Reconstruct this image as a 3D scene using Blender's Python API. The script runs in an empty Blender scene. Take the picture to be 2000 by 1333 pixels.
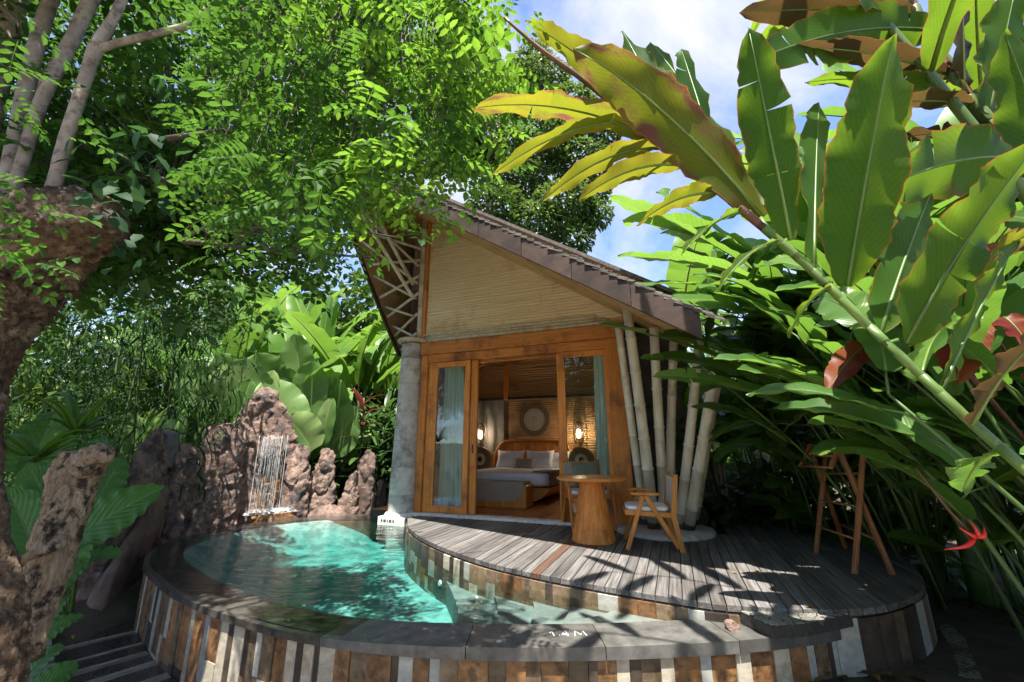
import bpy, math, random
import numpy as np
from mathutils import Vector, Matrix, noise
random.seed(7); RNG = np.random.default_rng(7)
PI = math.pi
scene = bpy.context.scene
COL = scene.collection

# ---------------------------------------------------------------- camera, sky, sun, exposure
CAM_H, FPX, PITCH = 1.1, 800.0, math.atan(207 / 800)
cam_data = bpy.data.cameras.new('camera')
cam_data.sensor_width = 36.0; cam_data.lens = 36.0 * FPX / 2000.0
cam_data.clip_start = 0.02; cam_data.clip_end = 1000
camera = bpy.data.objects.new('camera', cam_data); COL.objects.link(camera)
camera.location = (0, 0, CAM_H); camera.rotation_euler = (PI / 2 + PITCH, 0, 0)
scene.camera = camera

SUN_TO = Vector((-0.06, -0.35, 1.0)).normalized()
world = bpy.data.worlds.new('World'); scene.world = world; world.use_nodes = True
wn = world.node_tree; wn.nodes.clear()
wo = wn.nodes.new('ShaderNodeOutputWorld'); bg = wn.nodes.new('ShaderNodeBackground')
sky = wn.nodes.new('ShaderNodeTexSky'); sky.sky_type = 'NISHITA'; sky.sun_disc = False
sky.sun_elevation = math.asin(SUN_TO.z); sky.sun_rotation = PI
sky.air_density = 0.5; sky.dust_density = 0.3; sky.ozone_density = 2.5
tc = wn.nodes.new('ShaderNodeTexCoord'); sp = wn.nodes.new('ShaderNodeSeparateXYZ')
wn.links.new(tc.outputs['Generated'], sp.inputs[0])
zc = wn.nodes.new('ShaderNodeMath'); zc.operation = 'MAXIMUM'; zc.inputs[1].default_value = 0.0
wn.links.new(sp.outputs['Z'], zc.inputs[0])
za = wn.nodes.new('ShaderNodeMath'); za.operation = 'ADD'; za.inputs[1].default_value = 0.25
wn.links.new(zc.outputs[0], za.inputs[0])
dv = wn.nodes.new('ShaderNodeVectorMath'); dv.operation = 'DIVIDE'
cb = wn.nodes.new('ShaderNodeCombineXYZ')
for k in range(3): wn.links.new(za.outputs[0], cb.inputs[k])
wn.links.new(tc.outputs['Generated'], dv.inputs[0]); wn.links.new(cb.outputs[0], dv.inputs[1])
cn = wn.nodes.new('ShaderNodeTexNoise'); cn.inputs['Scale'].default_value = 2.1; cn.inputs['Detail'].default_value = 9
cn.inputs['Roughness'].default_value = 0.6; cn.inputs['Distortion'].default_value = 0.35
wn.links.new(dv.outputs[0], cn.inputs['Vector'])
cr = wn.nodes.new('ShaderNodeValToRGB'); cr.color_ramp.elements[0].position = 0.40; cr.color_ramp.elements[1].position = 0.70
wn.links.new(cn.outputs['Fac'], cr.inputs[0])
mx = wn.nodes.new('ShaderNodeMix'); mx.data_type = 'RGBA'
mx.inputs['B'].default_value = (1.9, 1.9, 1.95, 1)
wn.links.new(cr.outputs[0], mx.inputs['Factor']); wn.links.new(sky.outputs[0], mx.inputs['A'])
wn.links.new(mx.outputs['Result'], bg.inputs[0]); bg.inputs[1].default_value = 0.11
wn.links.new(bg.outputs[0], wo.inputs[0])

sun_data = bpy.data.lights.new('sun', 'SUN'); sun_data.energy = 2.9; sun_data.angle = math.radians(0.55)
sun_data.color = (1.0, 0.95, 0.86)
sun = bpy.data.objects.new('sun', sun_data); COL.objects.link(sun)
sun.rotation_euler = SUN_TO.to_track_quat('Z', 'Y').to_euler(); sun.location = (-2, -12, 30)

vs = scene.view_settings
vs.view_transform = 'Standard'; vs.look = 'None'; vs.gamma = 1.0; vs.exposure = 2.4; vs.use_curve_mapping = False
cy = scene.cycles
cy.use_denoising = True; cy.max_bounces = 12; cy.transparent_max_bounces = 12
cy.diffuse_bounces = 6; cy.glossy_bounces = 3; cy.transmission_bounces = 4
cy.caustics_reflective = False; cy.caustics_refractive = False
cy.sample_clamp_indirect = 12.0
try: cy.denoiser = 'OPENIMAGEDENOISE'
except Exception: pass

# ---------------------------------------------------------------- measuring: a sight line met with a level or a distance
_c, _s = math.cos(PITCH), math.sin(PITCH)
def ray(u, v):
    a, b = (u - 1000) / FPX, (666.5 - v) / FPX
    return Vector((a, _c - _s * b, _s + _c * b))
def gr(u, v, z=0.0):
    r = ray(u, v); t = (z - CAM_H) / r.z
    return Vector((r.x * t, r.y * t, z))
def at(u, v, y):
    r = ray(u, v); t = y / r.y
    return Vector((r.x * t, y, CAM_H + r.z * t))
def mpp(u, v, y):                      # metres for one photograph pixel at that distance
    return y / ray(u, v).y / FPX

# ---------------------------------------------------------------- mesh building
class MB:
    def __init__(s): s.v = []; s.f = []; s.uv = []; s.n = 0; s.hasuv = False
    def add(s, v, f, uv=None):
        v = np.asarray(v, dtype=np.float32).reshape(-1, 3)
        if isinstance(f, np.ndarray): s.f.append(f + s.n)
        else:
            by = {}
            for q in f: by.setdefault(len(q), []).append(q)
            for k, qs in by.items(): s.f.append(np.asarray(qs, dtype=np.int32) + s.n)
        s.v.append(v)
        if uv is not None: s.hasuv = True; s.uv.append(np.asarray(uv, dtype=np.float32).reshape(-1, 2))
        else: s.uv.append(np.zeros((len(v), 2), np.float32))
        s.n += len(v); return s
    def mesh(s, name, mat=None, smooth=False):
        me = bpy.data.meshes.new(name)
        V = np.concatenate(s.v); loops = np.concatenate([q.reshape(-1) for q in s.f]).astype(np.int32)
        tot = np.concatenate([np.full(len(q), q.shape[1], np.int32) for q in s.f])
        st = np.concatenate([[0], np.cumsum(tot)[:-1]]).astype(np.int32)
        me.vertices.add(len(V)); me.vertices.foreach_set('co', V.reshape(-1))
        me.loops.add(len(loops)); me.loops.foreach_set('vertex_index', loops)
        me.polygons.add(len(tot)); me.polygons.foreach_set('loop_start', st); me.polygons.foreach_set('loop_total', tot)
        me.polygons.foreach_set('use_smooth', np.full(len(tot), bool(smooth)))
        if s.hasuv:
            l = me.uv_layers.new(name='UVMap'); l.data.foreach_set('uv', np.concatenate(s.uv)[loops].reshape(-1))
        me.update(calc_edges=True)
        if mat is not None: me.materials.append(mat)
        return me
    def build(s, name, mat, parent=None, smooth=False, M=None):
        return link(name, s.mesh(name, mat, smooth), parent, M)
def link(name, me, parent=None, M=None):
    o = bpy.data.objects.new(name, me); COL.objects.link(o)
    if parent is not None: o.parent = parent
    if M is not None: o.matrix_local = M
    return o
def tag(o, label=None, cat=None, group=None, kind=None):
    if label: o['label'] = label
    if cat: o['category'] = cat
    if group: o['group'] = group
    if kind: o['kind'] = kind
    return o
def thing(name, label, cat, loc=(0, 0, 0), rz=0.0, group=None):
    o = bpy.data.objects.new(name, None); COL.objects.link(o); o.empty_display_size = 0.1
    o.location = loc; o.rotation_euler = (0, 0, rz)
    return tag(o, label, cat, group)
def frames(P):
    P = [Vector(p) for p in P]; T = []
    for i in range(len(P)):
        a, b = P[max(i - 1, 0)], P[min(i + 1, len(P) - 1)]
        T.append((b - a).normalized())
    n = T[0].orthogonal().normalized(); R = []
    for t in T:
        n = (n - t * n.dot(t)); n = n.normalized() if n.length > 1e-6 else t.orthogonal().normalized()
        R.append((t, n, t.cross(n)))
    return P, R
def tube(P, rad, n=8, cap=True, wob=None):
    P, R = frames(P)
    if not hasattr(rad, '__len__'): rad = [rad] * len(P)
    v = []; f = []; uv = []
    for i, (p, (t, a, b)) in enumerate(zip(P, R)):
        for j in range(n):
            q = 2 * PI * j / n; r = rad[i] * (1 if wob is None else wob(i, j))
            v.append(p + (a * math.cos(q) + b * math.sin(q)) * r)
    for i in range(len(P) - 1):
        for j in range(n):
            k = (j + 1) % n
            f.append((i * n + j, i * n + k, (i + 1) * n + k, (i + 1) * n + j))
    if cap:
        f.append(tuple(range(n - 1, -1, -1))); f.append(tuple((len(P) - 1) * n + j for j in range(n)))
    return v, f
def spline(P, m=8, closed=False):
    P = [Vector(p) for p in P]; out = []; N_ = len(P)
    for i in range(N_ if closed else N_ - 1):
        g = (lambda k: P[k % N_]) if closed else (lambda k: P[min(max(k, 0), N_ - 1)])
        a, b, c, d = g(i - 1), g(i), g(i + 1), g(i + 2)
        for j in range(m):
            t = j / m
            out.append(0.5 * ((2 * b) + (c - a) * t + (2 * a - 5 * b + 4 * c - d) * t * t + (3 * b - a - 3 * c + d) * t ** 3))
    if not closed: out.append(P[-1])
    return out
def box(c, s, R=None, bev=0.0):
    x, y, z = [q / 2 for q in s]
    if bev <= 0:
        v = [(-x, -y, -z), (x, -y, -z), (x, y, -z), (-x, y, -z), (-x, -y, z), (x, -y, z), (x, y, z), (-x, y, z)]
        f = [(0, 3, 2, 1), (4, 5, 6, 7), (0, 1, 5, 4), (1, 2, 6, 5), (2, 3, 7, 6), (3, 0, 4, 7)]
    else:                                # chamfered along all edges
        b = min(bev, x * .9, y * .9, z * .9); v = []; f = []
        idx = {}
        for sx in (-1, 1):
            for sy in (-1, 1):
                for sz in (-1, 1):
                    for ax in range(3):
                        q = [sx * (x - b), sy * (y - b), sz * (z - b)]; q[ax] = (sx * x, sy * y, sz * z)[ax]
                        idx[(sx, sy, sz, ax)] = len(v); v.append(tuple(q))
        I = lambda sx, sy, sz, ax: idx[(sx, sy, sz, ax)]
        for s_ in (-1, 1):
            f.append([I(s_, a, b_, 0) for a, b_ in ((-1, -1), (1, -1), (1, 1), (-1, 1))][::s_])
            f.append([I(a, s_, b_, 1) for a, b_ in ((-1, -1), (1, -1), (1, 1), (-1, 1))][::-s_])
            f.append([I(a, b_, s_, 2) for a, b_ in ((-1, -1), (1, -1), (1, 1), (-1, 1))][::s_])
        for a in (-1, 1):
            for b_ in (-1, 1):
                f.append([I(-1, a, b_, 1), I(1, a, b_, 1), I(1, a, b_, 2), I(-1, a, b_, 2)][::a * b_ * -1])
                f.append([I(a, -1, b_, 0), I(a, 1, b_, 0), I(a, 1, b_, 2), I(a, -1, b_, 2)][::a * b_])
                f.append([I(a, b_, -1, 0), I(a, b_, 1, 0), I(a, b_, 1, 1), I(a, b_, -1, 1)][::a * b_ * -1])
                for c_ in (-1, 1):
                    f.append([I(a, b_, c_, 0), I(a, b_, c_, 1), I(a, b_, c_, 2)][::a * b_ * c_])
        f = [tuple(q) for q in f]
    c = Vector(c)
    v = [(R @ Vector(q) if R is not None else Vector(q)) + c for q in v]
    return v, f
def beam(p, q, w, h, up=(0, 0, 1), bev=0.0):     # a bar of section w x h from p to q
    p, q = Vector(p), Vector(q); t = (q - p); L = t.length; t = t / L
    a = Vector(up).cross(t)
    if a.length < 1e-4: a = Vector((1, 0, 0)).cross(t)
    a.normalize(); b = t.cross(a)
    R = Matrix((a, t, b)).transposed()
    return box((p + q) / 2, (w, L, h), R, bev)
def lathe(prof, n=24, c=(0, 0, 0)):
    v = []; f = []; m = len(prof); c = Vector(c)
    for r, z in prof:
        for j in range(n): q = 2 * PI * j / n; v.append(c + Vector((r * math.cos(q), r * math.sin(q), z)))
    for i in range(m - 1):
        for j in range(n):
            k = (j + 1) % n; f.append((i * n + j, i * n + k, (i + 1) * n + k, (i + 1) * n + j))
    f.append(tuple(range(n - 1, -1, -1))); f.append(tuple((m - 1) * n + j for j in range(n)))
    return v, f
def prism(poly, z0, z1):
    n = len(poly); ar = sum(poly[i][0] * poly[(i + 1) % n][1] - poly[(i + 1) % n][0] * poly[i][1] for i in range(n))
    if ar < 0: poly = poly[::-1]
    v = [(p[0], p[1], z0) for p in poly] + [(p[0], p[1], z1) for p in poly]
    f = [tuple(range(n - 1, -1, -1)), tuple(range(n, 2 * n))]
    for i in range(n): k = (i + 1) % n; f.append((i, k, n + k, n + i))
    return v, f
def orient(d, up=(0, 0, 1), loc=(0, 0, 0), s=1.0):     # local +Y along d, +Z towards up
    y = Vector(d).normalized(); z = Vector(up) - y * y.dot(Vector(up))
    z = z.normalized() if z.length > 1e-4 else y.orthogonal().normalized()
    x = y.cross(z)
    sx = s if not hasattr(s, '__len__') else s[0]; sy = s if not hasattr(s, '__len__') else s[1]; sz = s if not hasattr(s, '__len__') else s[2]
    M = Matrix((x * sx, y * sy, z * sz)).transposed().to_4x4(); M.translation = Vector(loc)
    return M
def fbm(p, o=4, s=1.0): return noise.fractal(Vector(p) * s, 0.9, 2.1, o)

# ---------------------------------------------------------------- materials
def nd(nt, t, _at=None, **kw):
    n = nt.nodes.new('ShaderNode' + t)
    for k, x in (_at or {}).items(): setattr(n, k, x)
    for k, x in kw.items():
        k = k.replace('_', ' '); i = n.inputs[int(k[1:])] if k[0] == 'i' and k[1:].isdigit() else n.inputs[k]
        if isinstance(x, bpy.types.NodeSocket): nt.links.new(x, i)
        else: i.default_value = x if not (isinstance(x, tuple) and len(x) == 3 and i.type == 'RGBA') else (*x, 1)
    return n
def newmat(name):
    m = bpy.data.materials.new(name); m.use_nodes = True; m.node_tree.nodes.clear()
    return m, m.node_tree
def ramp(nt, fac, *stops):
    r = nt.nodes.new('ShaderNodeValToRGB'); e = r.color_ramp.elements
    while len(e) < len(stops): e.new(0.5)
    for q, (p, c) in zip(e, stops): q.position = p; q.color = (*c, 1) if len(c) == 3 else c
    nt.links.new(fac, r.inputs[0]); return r.outputs[0]
def mathn(nt, op, a, b=0.0, c=0.0):
    n = nt.nodes.new('ShaderNodeMath'); n.operation = op
    for i, x in enumerate((a, b, c)):
        if isinstance(x, bpy.types.NodeSocket): nt.links.new(x, n.inputs[i])
        else: n.inputs[i].default_value = x
    return n.outputs[0]
def mixc(nt, fac, a, b, blend='MIX'):
    n = nt.nodes.new('ShaderNodeMix'); n.data_type = 'RGBA'; n.blend_type = blend
    for k, x in (('Factor', fac), ('A', a), ('B', b)):
        i = [q for q in n.inputs if q.name == k and (q.type == 'VALUE' if k == 'Factor' else q.type == 'RGBA')][0]
        if isinstance(x, bpy.types.NodeSocket): nt.links.new(x, i)
        else: i.default_value = x if k == 'Factor' else (*x, 1)
    return [o for o in n.outputs if o.type == 'RGBA'][0]
def coords(nt, scale, rnd=True):
    tc_ = nd(nt, 'TexCoord'); v = tc_.outputs['Object']
    if rnd:
        oi = nd(nt, 'ObjectInfo'); r = nd(nt, 'VectorMath', {'operation': 'SCALE'}, i0=(31.0, 47.0, 23.0)); nt.links.new(oi.outputs['Random'], r.inputs['Scale'])
        ad = nd(nt, 'VectorMath', {'operation': 'ADD'}, i0=v, i1=r.outputs[0]); v = ad.outputs[0]
    return nd(nt, 'Mapping', Vector=v, Scale=scale).outputs[0]
def surf(name, c1, c2, scale=(6, 6, 6), rough=0.65, bump=0.25, bdist=0.01, detail=6, lo=0.35, hi=0.65, spots=None, sscale=1.5, var=0.25, spec=0.4, fine=6.0, metal=0.0, rvar=0.1, coat=0.0):
    m, nt = newmat(name); v = coords(nt, scale)
    n = nd(nt, 'TexNoise', Vector=v, Scale=1.0, Detail=detail, Roughness=0.62)
    c = ramp(nt, n.outputs['Fac'], (lo, c1), (hi, c2))
    if spots is not None:
        col, a, b = spots
        n3 = nd(nt, 'TexNoise', Vector=coords(nt, (sscale,) * 3), Scale=1.0, Detail=5, Roughness=0.7)
        k = nd(nt, 'MapRange', Value=n3.outputs['Fac'], From_Min=a, From_Max=b)
        c = mixc(nt, k.outputs[0], c, col)
    if var:
        oi = nd(nt, 'ObjectInfo'); h = nd(nt, 'MapRange', Value=oi.outputs['Random'], To_Min=1 - var, To_Max=1 + var)
        hs = nd(nt, 'HueSaturation', Value=h.outputs[0], Color=c); c = hs.outputs[0]
    n2 = nd(nt, 'TexNoise', Vector=v, Scale=fine, Detail=4, Roughness=0.7)
    hsum = mathn(nt, 'ADD', n.outputs['Fac'], mathn(nt, 'MULTIPLY', n2.outputs['Fac'], 0.35))
    b = nd(nt, 'Bump', Height=hsum, Strength=bump, Distance=bdist)
    rr = nd(nt, 'MapRange', Value=n2.outputs['Fac'], From_Min=0.3, From_Max=0.7, To_Min=max(rough - rvar, 0.02), To_Max=min(rough + rvar, 1))
    p = nd(nt, 'BsdfPrincipled', Base_Color=c, Roughness=rr.outputs[0], Normal=b.outputs[0], Metallic=metal)
    p.inputs['Specular IOR Level'].default_value = spec
    if coat: p.inputs['Coat Weight'].default_value = coat; p.inputs['Coat Roughness'].default_value = 0.15
    o = nd(nt, 'OutputMaterial', Surface=p.outputs[0]); return m
def leafmat(name, dark, mid, light, trans, rough=0.45, tw=0.42, veins=None, under=None, rib=None, blotch=None, edge=None, vs=(4, 22), spec=0.22, bump=0.08):
    m, nt = newmat(name)
    oi = nd(nt, 'ObjectInfo'); ge = nd(nt, 'NewGeometry')
    r = mathn(nt, 'FRACT', mathn(nt, 'ADD', oi.outputs['Random'], ge.outputs['Random Per Island']))
    c = ramp(nt, r, (0.0, dark), (0.5, mid), (1.0, light))
    tr = mixc(nt, 0.55, trans, c); normal = None
    if veins:
        uv = nd(nt, 'UVMap'); s = nd(nt, 'SeparateXYZ', Vector=uv.outputs[0])
        a = mathn(nt, 'ABSOLUTE', mathn(nt, 'SUBTRACT', s.outputs['X'], 0.5))
        ph = mathn(nt, 'MULTIPLY', mathn(nt, 'SUBTRACT', s.outputs['Y'], mathn(nt, 'MULTIPLY', a, veins[1])), veins[0])
        w = mathn(nt, 'SINE', ph)
        nz = nd(nt, 'TexNoise', Vector=nd(nt, 'Mapping', Vector=uv.outputs[0], Scale=(vs[0], vs[1], 1)).outputs[0], Scale=1.0, Detail=4)
        wv = mathn(nt, 'ADD', mathn(nt, 'MULTIPLY', w, 0.16), nz.outputs['Fac'])
        k = nd(nt, 'MapRange', Value=wv, From_Min=0.0, From_Max=1.1, To_Min=0.80, To_Max=1.13)
        c = nd(nt, 'HueSaturation', Value=k.outputs[0], Color=c).outputs[0]; tr = nd(nt, 'HueSaturation', Value=k.outputs[0], Color=tr).outputs[0]
        if blotch:
            bz = nd(nt, 'TexNoise', Vector=nd(nt, 'Mapping', Vector=uv.outputs[0], Scale=(2.2, 3.2, 1)).outputs[0], Scale=1.0, Detail=5, Roughness=0.65)
            sh = mathn(nt, 'ADD', bz.outputs['Fac'], mathn(nt, 'MULTIPLY', mathn(nt, 'SUBTRACT', oi.outputs['Random'], 0.5), 0.22))
            sh = mathn(nt, 'ADD', sh, mathn(nt, 'MULTIPLY', a, 0.30))
            q = nd(nt, 'MapRange', Value=sh, From_Min=blotch[1], From_Max=blotch[2]).outputs[0]
            c = mixc(nt, q, c, blotch[0]); tr = mixc(nt, q, tr, tuple(x * 1.0 for x in blotch[0]))
        if rib:
            q = nd(nt, 'MapRange', Value=a, From_Min=0.010, From_Max=0.026, To_Min=1.0, To_Max=0.0).outputs[0]
            c = mixc(nt, q, c, rib); tr = mixc(nt, q, tr, rib)
        if edge:  # orange light along the wavy margins, painted into the leaf colour
            ez = mathn(nt, 'ADD', a, mathn(nt, 'MULTIPLY', mathn(nt, 'SUBTRACT', nz.outputs['Fac'], 0.5), 0.05))
            q = nd(nt, 'MapRange', Value=ez, From_Min=0.470, From_Max=0.495).outputs[0]
            c = mixc(nt, q, c, edge); tr = mixc(nt, q, tr, edge)
        normal = nd(nt, 'Bump', Height=w, Strength=bump, Distance=0.004).outputs[0]
    if under is not None:
        c = mixc(nt, ge.outputs['Backfacing'], c, under)
    p = nd(nt, 'BsdfPrincipled', Base_Color=c, Roughness=rough); p.inputs['Specular IOR Level'].default_value = spec
    if normal is not None: nt.links.new(normal, p.inputs['Normal'])
    t = nd(nt, 'BsdfTranslucent', Color=tr)
    x = nd(nt, 'MixShader', Fac=tw, i1=p.outputs[0], i2=t.outputs[0])
    nd(nt, 'OutputMaterial', Surface=x.outputs[0]); return m
# ---------------------------------------------------------------- material set
MT = {}
MT['soil'] = surf('soil', (0.030, 0.022, 0.014), (0.075, 0.055, 0.036), (3, 3, 3), 0.95, 0.8, 0.03, spots=((0.03, 0.045, 0.015), 0.5, 0.62), sscale=2.0)
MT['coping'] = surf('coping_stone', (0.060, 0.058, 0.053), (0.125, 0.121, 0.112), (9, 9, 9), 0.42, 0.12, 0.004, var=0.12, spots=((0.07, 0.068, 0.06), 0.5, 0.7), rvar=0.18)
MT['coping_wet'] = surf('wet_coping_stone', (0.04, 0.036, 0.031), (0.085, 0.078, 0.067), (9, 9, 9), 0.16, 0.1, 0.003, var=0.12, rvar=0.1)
MT['t_rust'] = surf('rust_tile', (0.15, 0.068, 0.024), (0.30, 0.155, 0.065), (10, 10, 14), 0.5, 0.2, 0.003, spots=((0.08, 0.045, 0.02), 0.5, 0.62), sscale=9, var=0.3)
MT['t_brown'] = surf('brown_tile', (0.11, 0.072, 0.038), (0.21, 0.15, 0.09), (10, 10, 14), 0.5, 0.2, 0.003, spots=((0.07, 0.04, 0.02), 0.5, 0.65), sscale=8, var=0.3)
MT['t_cream'] = surf('cream_tile', (0.36, 0.31, 0.23), (0.50, 0.445, 0.35), (12, 12, 30), 0.5, 0.12, 0.003, spots=((0.29, 0.21, 0.125), 0.52, 0.7), sscale=6, var=0.12)
MT['t_dark'] = surf('dark_tile', (0.035, 0.026, 0.02), (0.075, 0.055, 0.04), (10, 10, 14), 0.4, 0.15, 0.003)
MT['t_grey'] = surf('grey_tile', (0.26, 0.26, 0.23), (0.40, 0.39, 0.34), (12, 12, 18), 0.5, 0.12, 0.003, var=0.2)
MT['grout'] = surf('grout', (0.03, 0.027, 0.022), (0.05, 0.045, 0.04), (14, 14, 14), 0.8, 0.2, 0.003)
MT['pool_floor'] = surf('green_pool_stone', (0.19, 0.28, 0.255), (0.36, 0.46, 0.42), (5, 5, 5), 0.6, 0.05, 0.004, spots=((0.13, 0.21, 0.195), 0.48, 0.58), sscale=4)
MT['pool_step'] = surf('grey_pool_step', (0.13, 0.145, 0.135), (0.205, 0.22, 0.20), (6, 6, 6), 0.6, 0.08, 0.004, var=0.05)
MT['gutter'] = surf('wet_gutter_slab', (0.022, 0.020, 0.018), (0.05, 0.045, 0.04), (8, 8, 8), 0.3, 0.25, 0.006)
MT['gutter_l'] = surf('pale_gutter_strip', (0.14, 0.125, 0.10), (0.24, 0.215, 0.17), (8, 8, 8), 0.4, 0.2, 0.005)
MT['curb'] = surf('curb_stone', (0.13, 0.135, 0.135), (0.24, 0.25, 0.25), (7, 7, 7), 0.7, 0.2, 0.006, spots=((0.04, 0.038, 0.034), 0.52, 0.6), sscale=2.5, var=0.1)
MT['plank'] = surf('weathered_plank', (0.060, 0.054, 0.050), (0.165, 0.156, 0.150), (42, 1.6, 42), 0.72, 0.45, 0.004, var=0.32, spots=((0.095, 0.075, 0.065), 0.52, 0.70), sscale=2.2)
MT['plank_red'] = surf('reddish_plank', (0.075, 0.038, 0.025), (0.125, 0.07, 0.048), (42, 1.6, 42), 0.6, 0.4, 0.004, var=0.2)
MT['deck_dark'] = surf('deck_joist', (0.012, 0.011, 0.01), (0.03, 0.026, 0.022), (20, 2, 20), 0.8, 0.2, 0.004)
MT['pebble'] = surf('pebble', (0.16, 0.155, 0.145), (0.38, 0.36, 0.33), (6, 6, 6), 0.6, 0.1, 0.002)
MT['pebble_mid'] = surf('grey_pebble', (0.07, 0.066, 0.055), (0.20, 0.19, 0.16), (6, 6, 6), 0.6, 0.1, 0.002)
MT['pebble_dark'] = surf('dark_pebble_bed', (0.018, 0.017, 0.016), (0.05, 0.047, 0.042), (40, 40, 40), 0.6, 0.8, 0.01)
MT['teak'] = surf('teak', (0.50, 0.165, 0.030), (0.68, 0.28, 0.065), (26, 26, 1.6), 0.42, 0.22, 0.002, spots=((0.28, 0.105, 0.036), 0.5, 0.68), sscale=2.0, var=0.14, spec=0.2)
MT['teak_h'] = surf('teak_rail', (0.46, 0.155, 0.034), (0.62, 0.26, 0.070), (1.6, 26, 26), 0.45, 0.22, 0.002, spots=((0.17, 0.062, 0.026), 0.5, 0.68), sscale=2.0, var=0.14, spec=0.2)
MT['honey'] = surf('honey_teak', (0.42, 0.155, 0.03), (0.58, 0.255, 0.062), (24, 24, 2.0), 0.38, 0.15, 0.002, var=0.10, spec=0.25)
MT['rackwood'] = surf('rack_wood', (0.24, 0.088, 0.03), (0.36, 0.15, 0.055), (24, 24, 2.4), 0.45, 0.15, 0.002, var=0.12, coat=0.2)
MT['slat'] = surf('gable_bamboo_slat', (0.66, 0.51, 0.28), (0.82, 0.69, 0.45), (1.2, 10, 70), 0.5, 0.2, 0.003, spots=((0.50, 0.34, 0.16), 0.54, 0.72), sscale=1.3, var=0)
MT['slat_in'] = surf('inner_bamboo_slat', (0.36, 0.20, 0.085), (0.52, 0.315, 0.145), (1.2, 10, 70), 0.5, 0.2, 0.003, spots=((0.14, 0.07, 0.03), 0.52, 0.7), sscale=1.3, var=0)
MT['bamboo'] = surf('bamboo_pole', (0.40, 0.335, 0.215), (0.55, 0.48, 0.335), (12, 12, 3), 0.38, 0.1, 0.003, spots=((0.30, 0.235, 0.14), 0.54, 0.7), sscale=3, var=0.1)
MT['bamboo_w'] = surf('pale_bamboo_pole', (0.50, 0.46, 0.35), (0.68, 0.64, 0.51), (9, 9, 2.2), 0.4, 0.1, 0.003, spots=((0.28, 0.24, 0.17), 0.54, 0.72), sscale=2.5, var=0.1)
MT['woven'] = surf('woven_ceiling', (0.42, 0.26, 0.105), (0.58, 0.385, 0.18), (30, 30, 30), 0.6, 0.5, 0.008, spots=((0.32, 0.18, 0.07), 0.5, 0.66), sscale=3)
MT['fascia'] = surf('fascia_board', (0.024, 0.013, 0.009), (0.056, 0.032, 0.022), (1.3, 34, 6), 0.62, 0.5, 0.005, spots=((0.10, 0.07, 0.05), 0.58, 0.74), sscale=2.6, var=0.22)
MT['shingle'] = surf('roof_shingle', (0.055, 0.044, 0.038), (0.13, 0.108, 0.095), (20, 20, 20), 0.75, 0.5, 0.006, var=0.4)
MT['pillar'] = surf('stone_drum', (0.42, 0.385, 0.34), (0.58, 0.545, 0.49), (7, 7, 7), 0.72, 0.35, 0.008, spots=((0.26, 0.225, 0.195), 0.5, 0.64), sscale=3, var=0.06)
MT['plaster'] = surf('white_plinth', (0.50, 0.48, 0.43), (0.64, 0.62, 0.57), (9, 9, 9), 0.7, 0.2, 0.004, spots=((0.25, 0.23, 0.19), 0.56, 0.7), sscale=5)
MT['darkwall'] = surf('dark_wall', (0.035, 0.03, 0.026), (0.07, 0.06, 0.052), (5, 5, 5), 0.8, 0.3, 0.006)
MT['greywall'] = surf('grey_inner_wall', (0.12, 0.11, 0.10), (0.18, 0.165, 0.15), (5, 5, 5), 0.8, 0.2, 0.006)
MT['tanwall'] = surf('gravel_plaster', (0.26, 0.19, 0.125), (0.42, 0.325, 0.225), (26, 26, 26), 0.9, 0.8, 0.02)
MT['linen'] = surf('white_linen', (0.70, 0.70, 0.72), (0.78, 0.78, 0.80), (5, 5, 5), 0.85, 0.35, 0.02, var=0.03, spec=0.2)
MT['taupe'] = surf('taupe_cloth', (0.27, 0.23, 0.19), (0.36, 0.31, 0.26), (60, 60, 60), 0.9, 0.3, 0.004, var=0.05, spec=0.2)
MT['throw'] = surf('patterned_throw', (0.10, 0.09, 0.085), (0.34, 0.31, 0.28), (16, 16, 16), 0.9, 0.3, 0.004, lo=0.47, hi=0.53, spec=0.2)
MT['rope'] = surf('pale_rope', (0.40, 0.36, 0.29), (0.56, 0.52, 0.44), (40, 40, 40), 0.85, 0.4, 0.003, spec=0.2)
MT['rattan'] = surf('rattan', (0.13, 0.085, 0.045), (0.25, 0.17, 0.09), (40, 40, 40), 0.7, 0.5, 0.004)
MT['black'] = surf('black_metal', (0.010, 0.009, 0.008), (0.022, 0.02, 0.018), (20, 20, 20), 0.45, 0.1, 0.002)
MT['acgrey'] = surf('grey_paint', (0.10, 0.11, 0.11), (0.16, 0.17, 0.17), (6, 6, 6), 0.5, 0.05, 0.002)
MT['rock'] = surf('reddish_rock', (0.135, 0.082, 0.064), (0.385, 0.27, 0.218), (8, 8, 8), 0.9, 1.0, 0.08, detail=10, spots=((0.085, 0.072, 0.07), 0.50, 0.62), sscale=3.2, var=0.1, fine=7)
MT['rock_dark'] = surf('smooth_brown_rock', (0.075, 0.046, 0.036), (0.165, 0.108, 0.086), (1.6, 1.6, 3.0), 0.7, 0.5, 0.03, detail=8, spots=((0.04, 0.032, 0.03), 0.5, 0.64), sscale=1.8, var=0.15)
MT['rock_ochre'] = surf('wet_ochre_rock', (0.18, 0.085, 0.03), (0.34, 0.19, 0.085), (5, 5, 2.5), 0.3, 0.8, 0.03, spots=((0.06, 0.045, 0.035), 0.48, 0.6), sscale=4)
MT['bark_pale'] = surf('pale_bark', (0.22, 0.165, 0.12), (0.38, 0.31, 0.245), (9, 9, 5), 0.8, 0.6, 0.008, spots=((0.13, 0.095, 0.07), 0.5, 0.62), sscale=7, var=0.08)
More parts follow.
